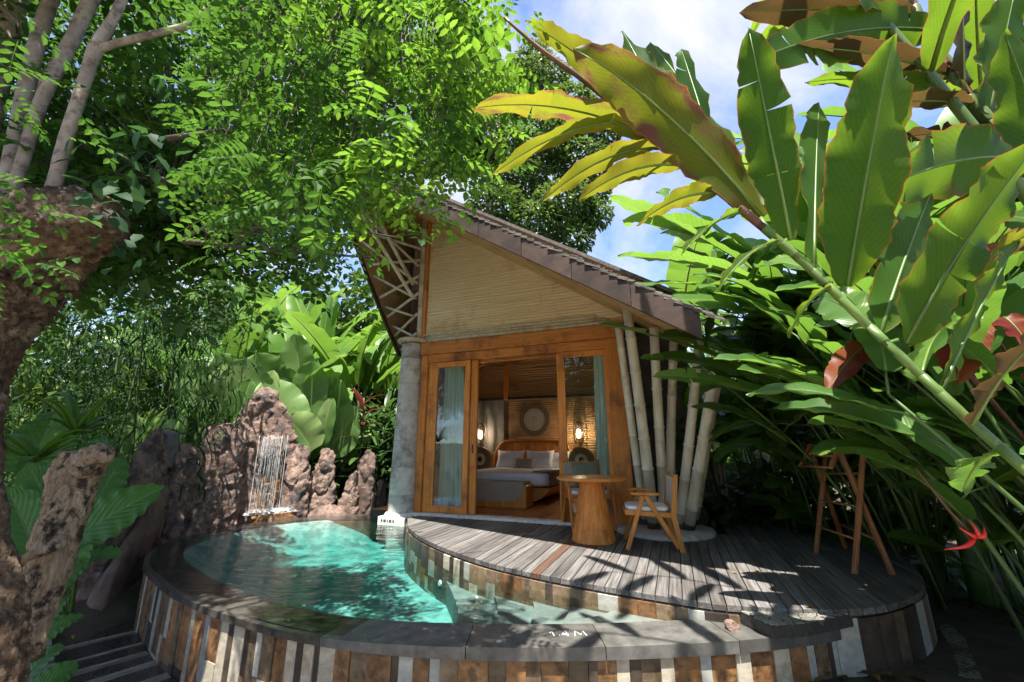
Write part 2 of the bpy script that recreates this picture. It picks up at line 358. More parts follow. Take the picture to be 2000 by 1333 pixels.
MT['bark_burl'] = surf('burl_bark', (0.050, 0.029, 0.017), (0.225, 0.145, 0.088), (16, 16, 16), 0.95, 1.0, 0.06, detail=10, spots=((0.36, 0.265, 0.185), 0.52, 0.62), sscale=6, fine=4)
MT['bark_drift'] = surf('driftwood', (0.33, 0.215, 0.125), (0.70, 0.53, 0.36), (30, 30, 4.0), 0.9, 1.0, 0.05, detail=9, spots=((0.065, 0.042, 0.03), 0.50, 0.60), sscale=7)
MT['bark_dark'] = surf('dark_bark', (0.04, 0.032, 0.024), (0.09, 0.075, 0.06), (8, 8, 3), 0.9, 0.7, 0.02)
MT['stalk'] = surf('green_stalk', (0.055, 0.105, 0.018), (0.11, 0.175, 0.034), (6, 6, 2), 0.4, 0.1, 0.003, var=0.2)
MT['stalk_red'] = surf('red_brown_stalk', (0.085, 0.032, 0.02), (0.15, 0.065, 0.035), (6, 6, 2), 0.4, 0.1, 0.003, var=0.2)
MT['stalk_dk'] = surf('deep_green_stalk', (0.035, 0.075, 0.018), (0.085, 0.145, 0.036), (6, 6, 2), 0.45, 0.1, 0.003, var=0.35)
MT['red'] = surf('red_bract', (0.50, 0.018, 0.02), (0.62, 0.035, 0.03), (8, 8, 8), 0.35, 0.05, 0.002, var=0.08)
MT['yellowleaf'] = leafmat('yellow_leaf', (0.35, 0.22, 0.03), (0.45, 0.30, 0.05), (0.30, 0.16, 0.05), (0.4, 0.3, 0.05))
MT['brownleaf'] = leafmat('dry_leaf', (0.06, 0.035, 0.016), (0.12, 0.07, 0.03), (0.19, 0.12, 0.045), (0.2, 0.12, 0.04))
MT['lf_bright'] = leafmat('sunlit_leaflet', (0.055, 0.135, 0.016), (0.095, 0.21, 0.022), (0.16, 0.28, 0.03), (0.26, 0.48, 0.035), 0.55, 0.5, spec=0.12)  # lit tone of the canopy leaflets, sunlight put into the colour
MT['lf_dark'] = leafmat('shaded_leaflet', (0.022, 0.062, 0.016), (0.040, 0.105, 0.020), (0.075, 0.165, 0.026), (0.16, 0.34, 0.03), 0.55, 0.42, spec=0.10)  # shaded tone of the same leaflets, shade put into the colour
MT['lf_oval'] = leafmat('oval_leaf', (0.022, 0.055, 0.026), (0.035, 0.08, 0.034), (0.05, 0.11, 0.04), (0.10, 0.24, 0.04), 0.5, 0.3, spec=0.06)
MT['lf_tree'] = leafmat('tree_leaf', (0.030, 0.062, 0.014), (0.055, 0.105, 0.020), (0.14, 0.20, 0.03), (0.20, 0.32, 0.04), 0.4, 0.35)
MT['lf_bamboo'] = leafmat('bamboo_leaf', (0.010, 0.030, 0.008), (0.020, 0.055, 0.012), (0.045, 0.095, 0.022), (0.07, 0.17, 0.025), 0.5, 0.3, spec=0.12)
MT['lf_shrub'] = leafmat('shrub_leaf', (0.022, 0.055, 0.018), (0.04, 0.09, 0.026), (0.08, 0.15, 0.035), (0.13, 0.27, 0.04), 0.36, 0.35)
MT['banana'] = leafmat('banana_leaf', (0.075, 0.165, 0.024), (0.105, 0.225, 0.030), (0.155, 0.28, 0.055), (0.30, 0.52, 0.05), 0.36, 0.46, veins=(190, 0.25), rib=(0.36, 0.42, 0.16))
MT['paddle'] = leafmat('paddle_leaf', (0.12, 0.23, 0.06), (0.17, 0.29, 0.09), (0.26, 0.36, 0.13), (0.30, 0.50, 0.07), 0.40, 0.36, veins=(120, 0.55), rib=(0.34, 0.42, 0.16), under=(0.33, 0.42, 0.28))
MT['helic'] = leafmat('heliconia_leaf', (0.045, 0.115, 0.022), (0.075, 0.165, 0.028), (0.125, 0.23, 0.036), (0.22, 0.42, 0.035), 0.36, 0.46, spec=0.35, bump=0.08, veins=(150, 0.4), rib=(0.16, 0.24, 0.06))
MT['ginger'] = leafmat('ginger_leaf', (0.030, 0.085, 0.012), (0.045, 0.115, 0.014), (0.075, 0.145, 0.018), (0.30, 0.46, 0.02), 0.46, 0.58, spec=0.14, bump=0.03, edge=(0.34, 0.13, 0.03), vs=(3, 64), veins=(150, 0.5), rib=(0.22, 0.30, 0.06), blotch=((0.16, 0.075, 0.035), 0.76, 0.9))
MT['ginger_y'] = leafmat('sunburnt_ginger_leaf', (0.085, 0.120, 0.012), (0.125, 0.140, 0.014), (0.155, 0.130, 0.018), (0.40, 0.40, 0.02), 0.48, 0.56, spec=0.14, bump=0.03, edge=(0.34, 0.13, 0.03), vs=(3, 64), veins=(150, 0.5), rib=(0.32, 0.30, 0.06), blotch=((0.16, 0.062, 0.045), 0.66, 0.80))
MT['ginger_r'] = leafmat('maroon_leaf', (0.040, 0.024, 0.013), (0.055, 0.034, 0.016), (0.07, 0.06, 0.018), (0.17, 0.10, 0.025), 0.42, 0.42, spec=0.16, bump=0.03, edge=(0.20, 0.06, 0.03), vs=(3, 64), veins=(150, 0.5), rib=(0.16, 0.10, 0.03))
MT['redleaf'] = leafmat('dark_red_leaf', (0.10, 0.014, 0.012), (0.15, 0.022, 0.016), (0.20, 0.06, 0.02), (0.35, 0.06, 0.03), 0.4, 0.45, spec=0.18, veins=(150, 0.5), rib=(0.22, 0.08, 0.03))
MT['aloc'] = leafmat('elephant_ear_leaf', (0.060, 0.165, 0.035), (0.085, 0.215, 0.045), (0.12, 0.27, 0.055), (0.20, 0.45, 0.05), 0.3, 0.34, veins=(58, 0.9), rib=(0.22, 0.36, 0.12), bump=0.5)
MT['cordy'] = leafmat('cordyline_leaf', (0.10, 0.022, 0.022), (0.15, 0.04, 0.03), (0.07, 0.045, 0.02), (0.30, 0.06, 0.04), 0.35, 0.35, veins=(10, 0.2), rib=(0.25, 0.1, 0.06))
MT['fern'] = leafmat('fern_leaf', (0.06, 0.15, 0.02), (0.09, 0.2, 0.028), (0.14, 0.26, 0.04), (0.22, 0.42, 0.04), 0.4, 0.4)

# glass, water, curtain, lamp
def glassmat(name, tint, rough=0.0, ior=1.45, bump=0.0):
    m, nt = newmat(name); nrm = {}
    if bump:
        n1 = nd(nt, 'TexNoise', Vector=nd(nt, 'Mapping', Vector=nd(nt, 'TexCoord').outputs['Object'], Scale=(1.0, 2.2, 1.0)).outputs[0], Scale=3.2, Detail=4, Roughness=0.5, Distortion=0.6)
        nrm = {'Normal': nd(nt, 'Bump', Height=n1.outputs['Fac'], Strength=bump, Distance=0.05).outputs[0]}
    fr = nd(nt, 'Fresnel', IOR=ior, **nrm)
    t = nd(nt, 'BsdfTransparent', Color=tint); g = nd(nt, 'BsdfGlossy', Color=(1, 1, 1), Roughness=rough, **nrm)
    x = nd(nt, 'MixShader', Fac=fr.outputs[0], i1=t.outputs[0], i2=g.outputs[0])
    o = nd(nt, 'OutputMaterial', Surface=x.outputs[0]); return m, nt, o
MT['glass'], _, _ = glassmat('door_glass', (0.93, 0.97, 0.95), 0.01, 1.45)
MT['water'], _nt, _o = glassmat('pool_water', (1, 1, 1), 0.02, 1.33, 0.30)
_a = nd(_nt, 'VolumeAbsorption', Color=(0.24, 0.76, 0.74), Density=1.15); _nt.links.new(_a.outputs[0], _o.inputs['Volume'])
m, nt = newmat('falling_water'); MT['fall'] = m; x = nd(nt, 'MixShader', Fac=0.62, i1=nd(nt, 'BsdfPrincipled', Base_Color=(0.86, 0.89, 0.91), Roughness=0.15).outputs[0], i2=nd(nt, 'BsdfTransparent').outputs[0]); nd(nt, 'OutputMaterial', Surface=x.outputs[0])
m, nt = newmat('foam'); p = nd(nt, 'BsdfPrincipled', Base_Color=(0.82, 0.84, 0.85), Roughness=0.5)
n = nd(nt, 'TexNoise', Vector=nd(nt, 'TexCoord').outputs['Object'], Scale=30.0, Detail=5)
t = nd(nt, 'BsdfTransparent'); k = nd(nt, 'MapRange', Value=n.outputs['Fac'], From_Min=0.40, From_Max=0.62)
x = nd(nt, 'MixShader', Fac=k.outputs[0], i1=t.outputs[0], i2=p.outputs[0]); nd(nt, 'OutputMaterial', Surface=x.outputs[0]); MT['foam'] = m
m, nt = newmat('aqua_curtain'); p = nd(nt, 'BsdfPrincipled', Base_Color=(0.70, 0.86, 0.83), Roughness=0.8)
t = nd(nt, 'BsdfTranslucent', Color=(0.70, 0.88, 0.84)); x = nd(nt, 'MixShader', Fac=0.4, i1=p.outputs[0], i2=t.outputs[0]); nd(nt, 'OutputMaterial', Surface=x.outputs[0]); MT['curtain'] = m
m, nt = newmat('lamp_glow'); e_ = nd(nt, 'Emission', Color=(1.0, 0.60, 0.24), Strength=1.6); nd(nt, 'OutputMaterial', Surface=e_.outputs[0]); MT['glow'] = m
m, nt = newmat('white_paint'); p = nd(nt, 'BsdfPrincipled', Base_Color=(0.8, 0.8, 0.78), Roughness=0.6); nd(nt, 'OutputMaterial', Surface=p.outputs[0]); MT['paint'] = m
m, nt = newmat('grey_paint_letters'); p = nd(nt, 'BsdfPrincipled', Base_Color=(0.05, 0.05, 0.05), Roughness=0.6); nd(nt, 'OutputMaterial', Surface=p.outputs[0]); MT['ink'] = m

# ---------------------------------------------------------------- outlines (metres; deck level = 0)
A0 = Vector((-1.71, 7.53, 0)); VR = math.atan2(-0.3584, 0.9336)
EX, EY = Vector((math.cos(VR), math.sin(VR), 0)), Vector((-math.sin(VR), math.cos(VR), 0))
def L2W(s, d, z=0.0): return A0 + EX * s + EY * d + Vector((0, 0, z))
def W2L(p): q = Vector((p[0], p[1], 0)) - A0; return q.dot(EX), q.dot(EY)
RIM = spline([(-2.05, 8.30, 0), (-2.6, 8.40, 0), (-3.25, 8.28, 0), (-4.0, 7.86, 0), (-4.45, 7.2, 0), (-4.62, 6.4, 0), (-4.46, 5.65, 0), (-4.02, 5.0, 0), (-3.43, 4.46, 0), (-2.96, 4.08, 0), (-2.4, 3.72, 0), (-1.77, 3.39, 0),
              (-1.2, 3.17, 0), (-0.6, 3.04, 0), (-0.1, 3.0, 0), (0.45, 3.0, 0), (1.0, 3.04, 0), (1.5, 3.10, 0), (2.05, 3.22, 0), (2.5, 3.38, 0)], 8)
DECK = spline([(-1.66, 7.02, 0), (-1.44, 6.22, 0), (-1.09, 5.54, 0), (-0.67, 4.94, 0), (-0.25, 4.47, 0), (0.18, 4.12, 0), (0.60, 3.84, 0), (1.12, 3.54, 0), (1.62, 3.32, 0), (2.44, 3.26, 0), (3.13, 3.56, 0), (3.6, 4.0, 0), (4.1, 4.8, 0), (4.4, 5.8, 0)], 8)
def offset(P, dist):
    out = []
    for i, p in enumerate(P):
        t = (P[min(i + 1, len(P) - 1)] - P[max(i - 1, 0)]).normalized()
        out.append(p + Vector((t.y, -t.x, 0)) * dist)        # right of the direction of travel
    return out
def arclen(P):
    s = [0.0]
    for a, b in zip(P, P[1:]): s.append(s[-1] + (b - a).length)
    return s
def along(P, S, x):
    x = min(max(x, 0), S[-1])
    i = max(k for k in range(len(S) - 1) if S[k] <= x)
    f = (x - S[i]) / max(S[i + 1] - S[i], 1e-6)
    return P[i].lerp(P[i + 1], f)
def seg_piece(P, Q, S, a, b, zp, m=4):
    """solid between curve P (outer) and Q (inner), arc a..b, zp(x)->(z0,z1)"""
    v = []; f = []
    for i in range(m + 1):
        x = a + (b - a) * i / m; p, q = along(P, S, x), along(Q, S, x)     # S is P's arc length; Q is sampled at the same index
        z0, z1 = zp(p)
        v += [(p.x, p.y, z0), (p.x, p.y, z1), (q.x, q.y, z1), (q.x, q.y, z0)]
    for i in range(m):
        o = i * 4
        for k in range(4):
            l = (k + 1) % 4; f.append((o + k, o + l, o + 4 + l, o + 4 + k))
    f.append((3, 2, 1, 0)); f.append((m * 4, m * 4 + 1, m * 4 + 2, m * 4 + 3))
    return v, f
# RIM runs from the far side round the left to the near side and right; outer side is to its right when travelling
RIMIN = offset(RIM, -0.31); RIMS = arclen(RIM)

# ---------------------------------------------------------------- ground (one sheet with the basin left open)
def sm(a, b, x): t = min(max((x - a) / (b - a), 0), 1); return t * t * (3 - 2 * t)
def ground_z(x, y):
    low = -0.74
    back = max(sm(8.3, 9.0, y), sm(-5.0, -5.7, x) * sm(4.2, 5.4, y))
    z = low + (0.66) * back
    right = sm(1.5, 1.9, x) * (1 - back) * sm(1.0, 1.6, y)
    z = z + 0.34 * right
    z = max(z, -0.3 * 1.0 - 2 + 0) if False else z
    left = sm(-4.2, -4.9, x - 0.35 * (y - 4.5)) * (1 - back)
    z = z + 0.22 * left
    far = math.hypot(x, y - 5)
    return z + sm(25, 120, far) * 3.0
hole = [p.copy() for p in offset(RIM, -0.12)][::2]
hole = [q for q in hole if q.x < 1.65] + [q + (q - Vector((-2.2, 4.7, 0))).normalized() * 0.06 for q in DECK[:66:2][::-1] if q.x < 1.6] + [Vector((-1.9, 7.7, 0)), Vector((-2.3, 8.2, 0))]
cen = Vector((-2.2, 4.7, 0)); hole.sort(key=lambda q: math.atan2(q.y - cen.y, q.x - cen.x))
b = MB(); v = []; f = []; nH = len(hole); rings = [0, 0.12, 0.3, 0.55, 0.85, 1.2, 1.7, 2.4, 3.4, 5, 8, 14, 30, 70, 160]
for r in rings:
    for q in hole:
        d = (q - cen).normalized(); p = q + d * r
        v.append((p.x, p.y, ground_z(p.x, p.y) + (0.02 * fbm((p.x, p.y, 0), 3, 2.0) if r > 0.8 else 0)))
for i in range(len(rings) - 1):
    for j in range(nH):
        k = (j + 1) % nH; f.append((i * nH + j, i * nH + k, (i + 1) * nH + k, (i + 1) * nH + j))
tag(b.add(v, f).build('ground', MT['soil'], None, True), 'dark planted soil around the pool and villa', None, None, 'structure')

MT['bounce_paving'] = surf('bounce_sandstone', (0.34, 0.29, 0.225), (0.50, 0.44, 0.35), (3, 3, 3), 0.85, 0.3, 0.01, spots=((0.24, 0.20, 0.15), 0.52, 0.66), sscale=2)
court = tag(MB().add(*prism([(-6.5, -8.5), (6.0, -8.5), (6.0, 0.6), (2.2, 0.9), (1.2, 1.9), (-1.6, 2.0), (-3.0, 1.2), (-6.5, 0.8)], -1.0, -0.70)).build('bounce_court', MT['bounce_paving']), 'unseen pale sandstone court added behind the viewer to bounce sunlight onto the villa', None, None, 'structure')  # out of view, added so sunlit stone brightens the shaded facade
# ---------------------------------------------------------------- the pool
pool = thing('plunge_pool', 'oval plunge pool with dark stone rim and striped stone tile wall', 'pool')
def rim_top(p): return -0.137 + 0.025 * sm(-1.6, -0.1, p.x)
x = 0.0; tot = RIMS[-1]
while x < tot - 0.05:
    w = min(random.uniform(0.85, 1.2), tot - x)
    if tot - x - w < 0.2: w = tot - x
    pm = along(RIM, RIMS, x + w / 2)
    b = MB().add(*seg_piece(offset(RIM, 0.045), RIMIN, RIMS, x + 0.003, x + w - 0.003, lambda p: (-0.185, rim_top(p)), 6))
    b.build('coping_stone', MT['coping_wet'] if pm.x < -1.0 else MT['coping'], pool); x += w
# wall core
b = MB(); b.add(*seg_piece(offset(RIM, -0.005), offset(RIM, -0.30), RIMS, 0, tot, lambda p: (-1.4, -0.19), 90)); b.build('wall_core', MT['grout'], pool)
# vertical stripe tiles on the outside
cyc = ['t_rust', 't_cream', 't_brown', 't_dark', 't_rust', 't_grey', 't_cream', 't_brown', 't_rust', 't_cream']
x = 1.6; k = 0; prev = ''
TO, TI = offset(RIM, 0.018), offset(RIM, -0.004)
while x < tot - 0.02:
    c = random.choice(['t_rust', 't_cream', 't_brown', 't_dark', 't_rust', 't_cream', 't_grey'])
    while c == prev or (c in ('t_cream', 't_grey') and prev in ('t_cream', 't_grey')): c = random.choice(['t_rust', 't_brown', 't_dark', 't_rust', 't_cream'])
    prev = c
    w = {'t_rust': random.uniform(0.10, 0.19), 't_cream': random.uniform(0.075, 0.13), 't_brown': random.uniform(0.08, 0.14), 't_dark': random.uniform(0.04, 0.08), 't_grey': random.uniform(0.06, 0.1)}[c]
    w = min(w, tot - x)
    px_ = along(RIM, RIMS, x + w / 2)
    if not (px_.y > 7.0):
        zs = [-0.188, random.uniform(-0.52, -0.46) if random.random() < 0.45 else random.uniform(-0.72, -0.62), -0.98]
        for z1, z0, cc in ((zs[0], zs[1], c), (zs[1] - 0.003, zs[2], random.choice(['t_rust', 't_dark', 't_brown', 't_cream']))):
            pr = random.uniform(-0.008, 0.006); P_ = offset(RIM, 0.018 + pr)
            MB().add(*seg_piece(P_, TI, RIMS, x + 0.0012, x + w - 0.0012, lambda p, a=z0, b_=z1: (a, b_), 2)).build('tile', MT[cc], pool)
    x += w
# basin floor and inside wall
poly = [(p.x, p.y) for p in offset(RIM, -0.1)] + [(1.7, 3.5)] + [(p.x + 0.1, p.y + 0.15) for p in DECK[:64][::-1]] + [(-1.9, 7.9)]
MB().add(*prism(poly, -1.5, -0.54)).build('basin_floor', MT['pool_floor'], pool)
b = MB(); b.add(*seg_piece(offset(RIM, -0.20), offset(RIM, -0.95), RIMS, 0, tot, lambda p: (-0.9, -0.70), 1)) if False else None
sv = []; sf = []; sh = [offset(RIM, -q) for q in (0.29, 0.36, 0.52, 0.75, 1.05)]; nn = len([p for p in RIM if p.x < 0.1])
for k in range(4, nn):
    g_ = min((k - 4) / 14, 1)
    for P_, z_ in zip(sh, (-0.16, -0.20, -0.33, -0.45, -0.55)): sv.append((P_[k].x, P_[k].y, -0.58 + (z_ + 0.58) * g_))
for k in range(nn - 5):
    for j in range(4): sf.append((k * 5 + j, (k + 1) * 5 + j, (k + 1) * 5 + j + 1, k * 5 + j + 1))
MB().add(sv, sf).build('sloping_bench', MT['pool_floor'], pool, True)
b = MB(); b.add(*seg_piece(offset(RIM, -0.30), offset(RIM, -0.34), RIMS, 0, tot, lambda p: (-1.3, -0.21), 60)); b.build('inner_wall', MT['t_brown'], pool)
# tiled wall under the deck edge
DP = [q for q in DECK if q.x < 1.64]; DS = arclen(DP); DO = offset(DP, 0.03)
b = MB(); b.add(*seg_piece(offset(DP, -0.16), offset(DP, -0.0), DS, 0, DS[-1], lambda p: (-1.3, -0.05), 60)); b.build('deck_wall_core', MT['grout'], pool)
x = 0.0
while x < DS[-1] - 0.02:
    w = min(random.uniform(0.07, 0.17), DS[-1] - x); z = -0.06
    while z > -1.15:
        h = random.uniform(0.11, 0.2); c = random.choice(['t_brown', 't_brown', 't_dark', 't_grey', 't_rust', 't_brown', 't_dark', 't_cream'])
        MB().add(*seg_piece(offset(DP, 0.002), offset(DP, 0.02 + random.uniform(-.002, .002)), DS, x + 0.001, x + w - 0.001, lambda p, a=max(z - h, -1.17) + 0.002, b_=z: (a, b_), 2)).build('tile', MT[c], pool); z -= h
    x += w
# steps: curved edges between the near rim and the deck
arcs = [(-0.31, [(868, 1128), (886, 1165), (893, 1212)]), (-0.265, [(920, 1128), (962, 1160), (972, 1190), (962, 1216)]), (-0.225, [(1033, 1152), (1043, 1185), (1036, 1217)]), (-0.19, [(1108, 1152), (1118, 1180), (1098, 1217)]), (-0.185, [(1275, 1170), (1290, 1192), (1262, 1220)])]
for z, pts in arcs[:4] + [(-0.163, [(1215, 1165), (1190, 1196), (1110, 1218)])]:
    P = [gr(u, v, z) for u, v in pts]
    P = [P[0] + (P[0] - P[1]).normalized() * 0.35] + P + [P[-1] + Vector((-0.12, max(-0.6, 3.14 - P[-1].y), 0))]
    P = spline(P, 5)
    poly = [(q.x, q.y) for q in P] + [(1.0, 3.16), (1.75, 3.24), (1.8, 3.4)] + [(q.x + 0.05, q.y + 0.10) for q in DP[::-1] if q.x > P[0].x + 0.02]
    MB().add(*prism(poly, -1.3, z)).build('step', MT['pool_step'], pool)
# round lamps and an inlet on the deck wall
for u, v in ((966, 1133), (868, 1090)):
    p = gr(u, v, -0.3); i = min(range(len(DP)), key=lambda k: abs(math.atan2(DP[k].x, DP[k].y) - math.atan2(p.x, p.y)))
    t = (DP[min(i + 1, len(DP) - 1)] - DP[i - 1]).normalized(); n = Vector((t.y, -t.x, 0)); q = DP[i] + n * 0.026; q.z = -0.36
    MB().add(*tube([q - n * 0.01, q + n * 0.012], [0.032, 0.026], 14)).build('inlet', MT['paint'], pool)
# depth mark on the rim, painted by hand
def stroke(parent, pts, w, name, mat, h=0.0015):
    b = MB(); b.add(*tube([Vector(p) for p in pts], w, 5)); return b.build(name, mat, parent)
tb = gr(1072, 1243, -0.112); tx = Vector((1, 0.02, 0)).normalized(); ty = Vector((-0.02, 1, 0)); U = 0.0036
def g2(x, y): return tb + tx * x * U + ty * y * U * 2.2
zt = lambda p: Vector((p.x, p.y, rim_top(p) + 0.001))
for s_ in ([(3, 6), (8, 8), (10, 0)], [(20, 1), (20.5, 1.6)], [(37, 2.5), (25, 3), (33, 9), (36, 0)], [(48, 0), (51, 9), (60, 2), (66, 9), (70, 0)]):
    stroke(pool, [zt(g2(*q)) for q in s_], 0.0034, 'painted_mark', MT['paint'])
# water
wat = [(p.x, p.y) for p in offset(RIM, -0.010) if p.x < 1.7 ] + [(1.72, 3.34)] + [(p.x + 0.02, p.y + 0.03) for p in DP[::-1]] + [(-1.72, 7.5), (-1.95, 8.2)]
b = MB(); v, f = prism(wat, -1.2, -0.1315)
tag(MB().add(v, f).build('water', MT['water']), 'clear turquoise water filling the plunge pool to its rim', None, None, 'structure')
# gutter and curb round the left of the pool
gut = tag(MB().add(*seg_piece(offset(RIM, 0.62), offset(RIM, 0.0), RIMS, 2.6, 9.6, lambda p: (-0.9, -0.742), 50)).build('gutter', MT['gutter']), 'wet stone overflow gutter below the pool wall', None, None, 'structure')
x = 2.7; GO, GI = offset(RIM, 0.60), offset(RIM, 0.022)
while x < 9.4:
    light = random.random() < 0.42; w = random.uniform(0.04, 0.07) if light else random.uniform(0.12, 0.3)
    z = -0.722 + random.uniform(-0.004, 0.004)
    MB().add(*seg_piece(GO, GI, RIMS, x + 0.003, x + w - 0.003, lambda p, z=z: (-0.76, z), 2)).build('slab', MT['gutter_l' if light else 'gutter'], gut); x += w
curb = thing('stone_curb', 'curved grey stone curb along the overflow gutter', 'curb')
x = 4.4; CO, CI = offset(RIM, 0.90), offset(RIM, 0.625)
while x < 9.4:
    w = random.uniform(0.26, 0.36)
    MB().add(*seg_piece(CO, CI, RIMS, x + 0.002, x + w - 0.002, lambda p: (-0.95, -0.60 + random.uniform(-.001, .001)), 3)).build('curb_stone', MT['curb'], curb); x += w

# ---------------------------------------------------------------- deck of planks, running away from the pool
deck = tag(MB().add(*prism([tuple(W2L(p)) for p in offset(DECK, -0.10)] + [(7.0, 1.0), (6.5, 2.2), (4.9, 2.6), (4.6, 0.5), (0.2, 0.0)], -0.25, -0.045)).build('deck', MT['deck_dark']), 'weathered timber deck between pool and villa', None, None, 'structure')
deck.location = A0; deck.rotation_euler = (0, 0, VR)
DL = [W2L(p) for p in DECK]
def dfront(s):
    for (a, b_), (c, d) in zip(DL, DL[1:]):
        if a <= s <= c: return b_ + (d - b_) * (s - a) / max(c - a, 1e-6)
    return None
s = 0.235; k = 0
while s < 6.6:
    w = 0.098; s1 = s + w - 0.007
    a, c = dfront(s), dfront(s1)
    if a is None or c is None: a = c = -1.4 + (s - 6.1) * 2.2
    a -= 0.005; c -= 0.005
    back = -0.035 if s < 4.55 else 1.6 + 0.4 * (s - 4.6)
    if s > 3.45 and s < 4.75: back = -0.035
    cuts = [None]
    span = back - max(a, c)
    if span > 0.15:
        cut = max(a, c) + span * random.uniform(0.3, 0.7) if span > 1.6 and random.random() < 0.6 else None
        parts_ = [((a, c), (back, back))] if cut is None else [((a, c), (cut - .002, cut - .002)), ((cut + .002, cut + .002), (back, back))]
        for (p0, p1), (q0, q1) in parts_:
            zt_ = random.uniform(-0.0025, 0.0025)
            v = [(s, p0, -0.042), (s1, p1, -0.042), (s1, q1, -0.042), (s, q0, -0.042), (s, p0, zt_ - .003), (s1, p1, zt_ - .003), (s1, q1, zt_ - .003), (s, q0, zt_ - .003),
                 (s + .003, p0 + .003, zt_), (s1 - .003, p1 + .003, zt_), (s1 - .003, q1 - .003, zt_), (s + .003, q0 - .003, zt_)]
            f = [(0, 3, 2, 1), (0, 1, 5, 4), (1, 2, 6, 5), (2, 3, 7, 6), (3, 0, 4, 7), (4, 5, 9, 8), (5, 6, 10, 9), (6, 7, 11, 10), (7, 4, 8, 11), (8, 9, 10, 11)]
            red = 2.9 < s < 3.35 and random.random() < 0.45
            MB().add(v, f).build('plank', MT['plank_red' if red else 'plank'], deck)
    s += w; k += 1
# tiled side of the deck platform on the right, above the path
DR = [q for q in DECK if q.x > 1.60]; DRS = arclen(DR)
side = thing('deck_side_wall', 'dark tiled retaining wall below the right edge of the deck', 'wall')
MB().add(*seg_piece(offset(DR, -0.02), offset(DR, -0.3), DRS, 0.3, DRS[-1], lambda p: (-0.9, -0.055), 30)).build('wall_core', MT['grout'], side)
x = 0.5
while x < DRS[-1] - .3:
    w = random.uniform(0.1, 0.2); c = random.choice(['t_dark', 't_brown', 't_dark', 't_grey', 't_rust'])
    MB().add(*seg_piece(offset(DR, -0.0), offset(DR, -0.022), DRS, x + .002, x + w - .002, lambda p: (-0.6, -0.06), 2)).build('tile', MT[c], side); x += w
# pebble ledge at the deck's front corner
led = tag(MB().add(*prism([(1.62, 3.30), (1.70, 3.06), (1.95, 3.10), (2.45, 3.28), (2.4, 3.3)], -0.108, -0.03)).build('pebble_ledge', MT['pebble_dark']), 'pebble washed stone ledge between the pool rim and deck', 'ledge')
def pebbles(poly, n, zf, r0, r1, name, parent, mat):
    xs = [p[0] for p in poly]; ys = [p[1] for p in poly]; b = MB(); k = 0
    tv, tf = lathe([(0.35, -0.5), (0.9, -0.2), (1, 0.1), (0.75, 0.45), (0.3, 0.62)], 7); tv = np.array([tuple(q) for q in tv])
    def inside(x, y):
        r = False
        for i in range(len(poly)):
            (x1, y1), (x2, y2) = poly[i], poly[i - 1]
            if (y1 > y) != (y2 > y) and x < (x2 - x1) * (y - y1) / (y2 - y1) + x1: r = not r
        return r
    while k < n:
        x, y = random.uniform(min(xs), max(xs)), random.uniform(min(ys), max(ys))
        if not inside(x, y): continue
        r = random.uniform(r0, r1); a = random.uniform(0, PI); q = random.uniform(0.6, 1.0)
        c_, s_ = math.cos(a), math.sin(a); m_ = tv * np.array([r, r * q, r * 0.6])
        b.add(np.stack([m_[:, 0] * c_ - m_[:, 1] * s_ + x, m_[:, 0] * s_ + m_[:, 1] * c_ + y, m_[:, 2] + zf], 1), tf); k += 1
    return tag(b.build(name, mat, parent, True), None, None, None, 'stuff')
pebbles([(1.62, 3.30), (1.70, 3.06), (1.95, 3.10), (2.45, 3.28), (2.4, 3.3)], 700, -0.03, 0.007, 0.015, 'pebble_wash', led, MT['pebble_mid'])
# path at the right, dark ground framed by a pebble band
PG = -0.405
def gpoly(px, z): return [tuple(gr(u, v, z)[:2]) for u, v in px]
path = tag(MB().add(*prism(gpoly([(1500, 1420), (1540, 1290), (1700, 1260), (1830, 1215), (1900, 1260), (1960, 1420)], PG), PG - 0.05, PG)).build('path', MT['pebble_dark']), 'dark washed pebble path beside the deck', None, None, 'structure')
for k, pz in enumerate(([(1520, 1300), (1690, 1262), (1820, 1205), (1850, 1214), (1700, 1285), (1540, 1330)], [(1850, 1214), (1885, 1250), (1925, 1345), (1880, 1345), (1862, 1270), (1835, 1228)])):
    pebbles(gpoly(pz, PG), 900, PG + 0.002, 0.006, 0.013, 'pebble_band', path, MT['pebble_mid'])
# ---------------------------------------------------------------- villa (local frame: s along the facade, d inwards, z up)
villa = thing('bamboo_villa', 'bamboo and teak pool villa with steep overhanging shingle roof', 'villa', A0, VR)
def part(name, mat, shapes, smooth=False, parent=None):
    b = MB()
    for q in (shapes if isinstance(shapes, list) else [shapes]): b.add(*q)
    return b.build(name, MT[mat], parent or villa, smooth)
def bx(s0, s1, d0, d1, z0, z1, bev=0.0): return box(((s0 + s1) / 2, (d0 + d1) / 2, (z0 + z1) / 2), (s1 - s0, d1 - d0, z1 - z0), None, bev)
P_S, P_D = -0.72, -1.88; R_S, R_D = 4.62, -2.48
def vd(s): return P_D + (R_D - P_D) * (s - P_S) / (R_S - P_S)      # verge line
def vz(s): return 5.28 - 0.68 * s                                  # roof height along the verge
def roofz(s, d=0.0): return vz(s) + 0.42 * min(d - vd(s), 2.9)     # and rising inwards
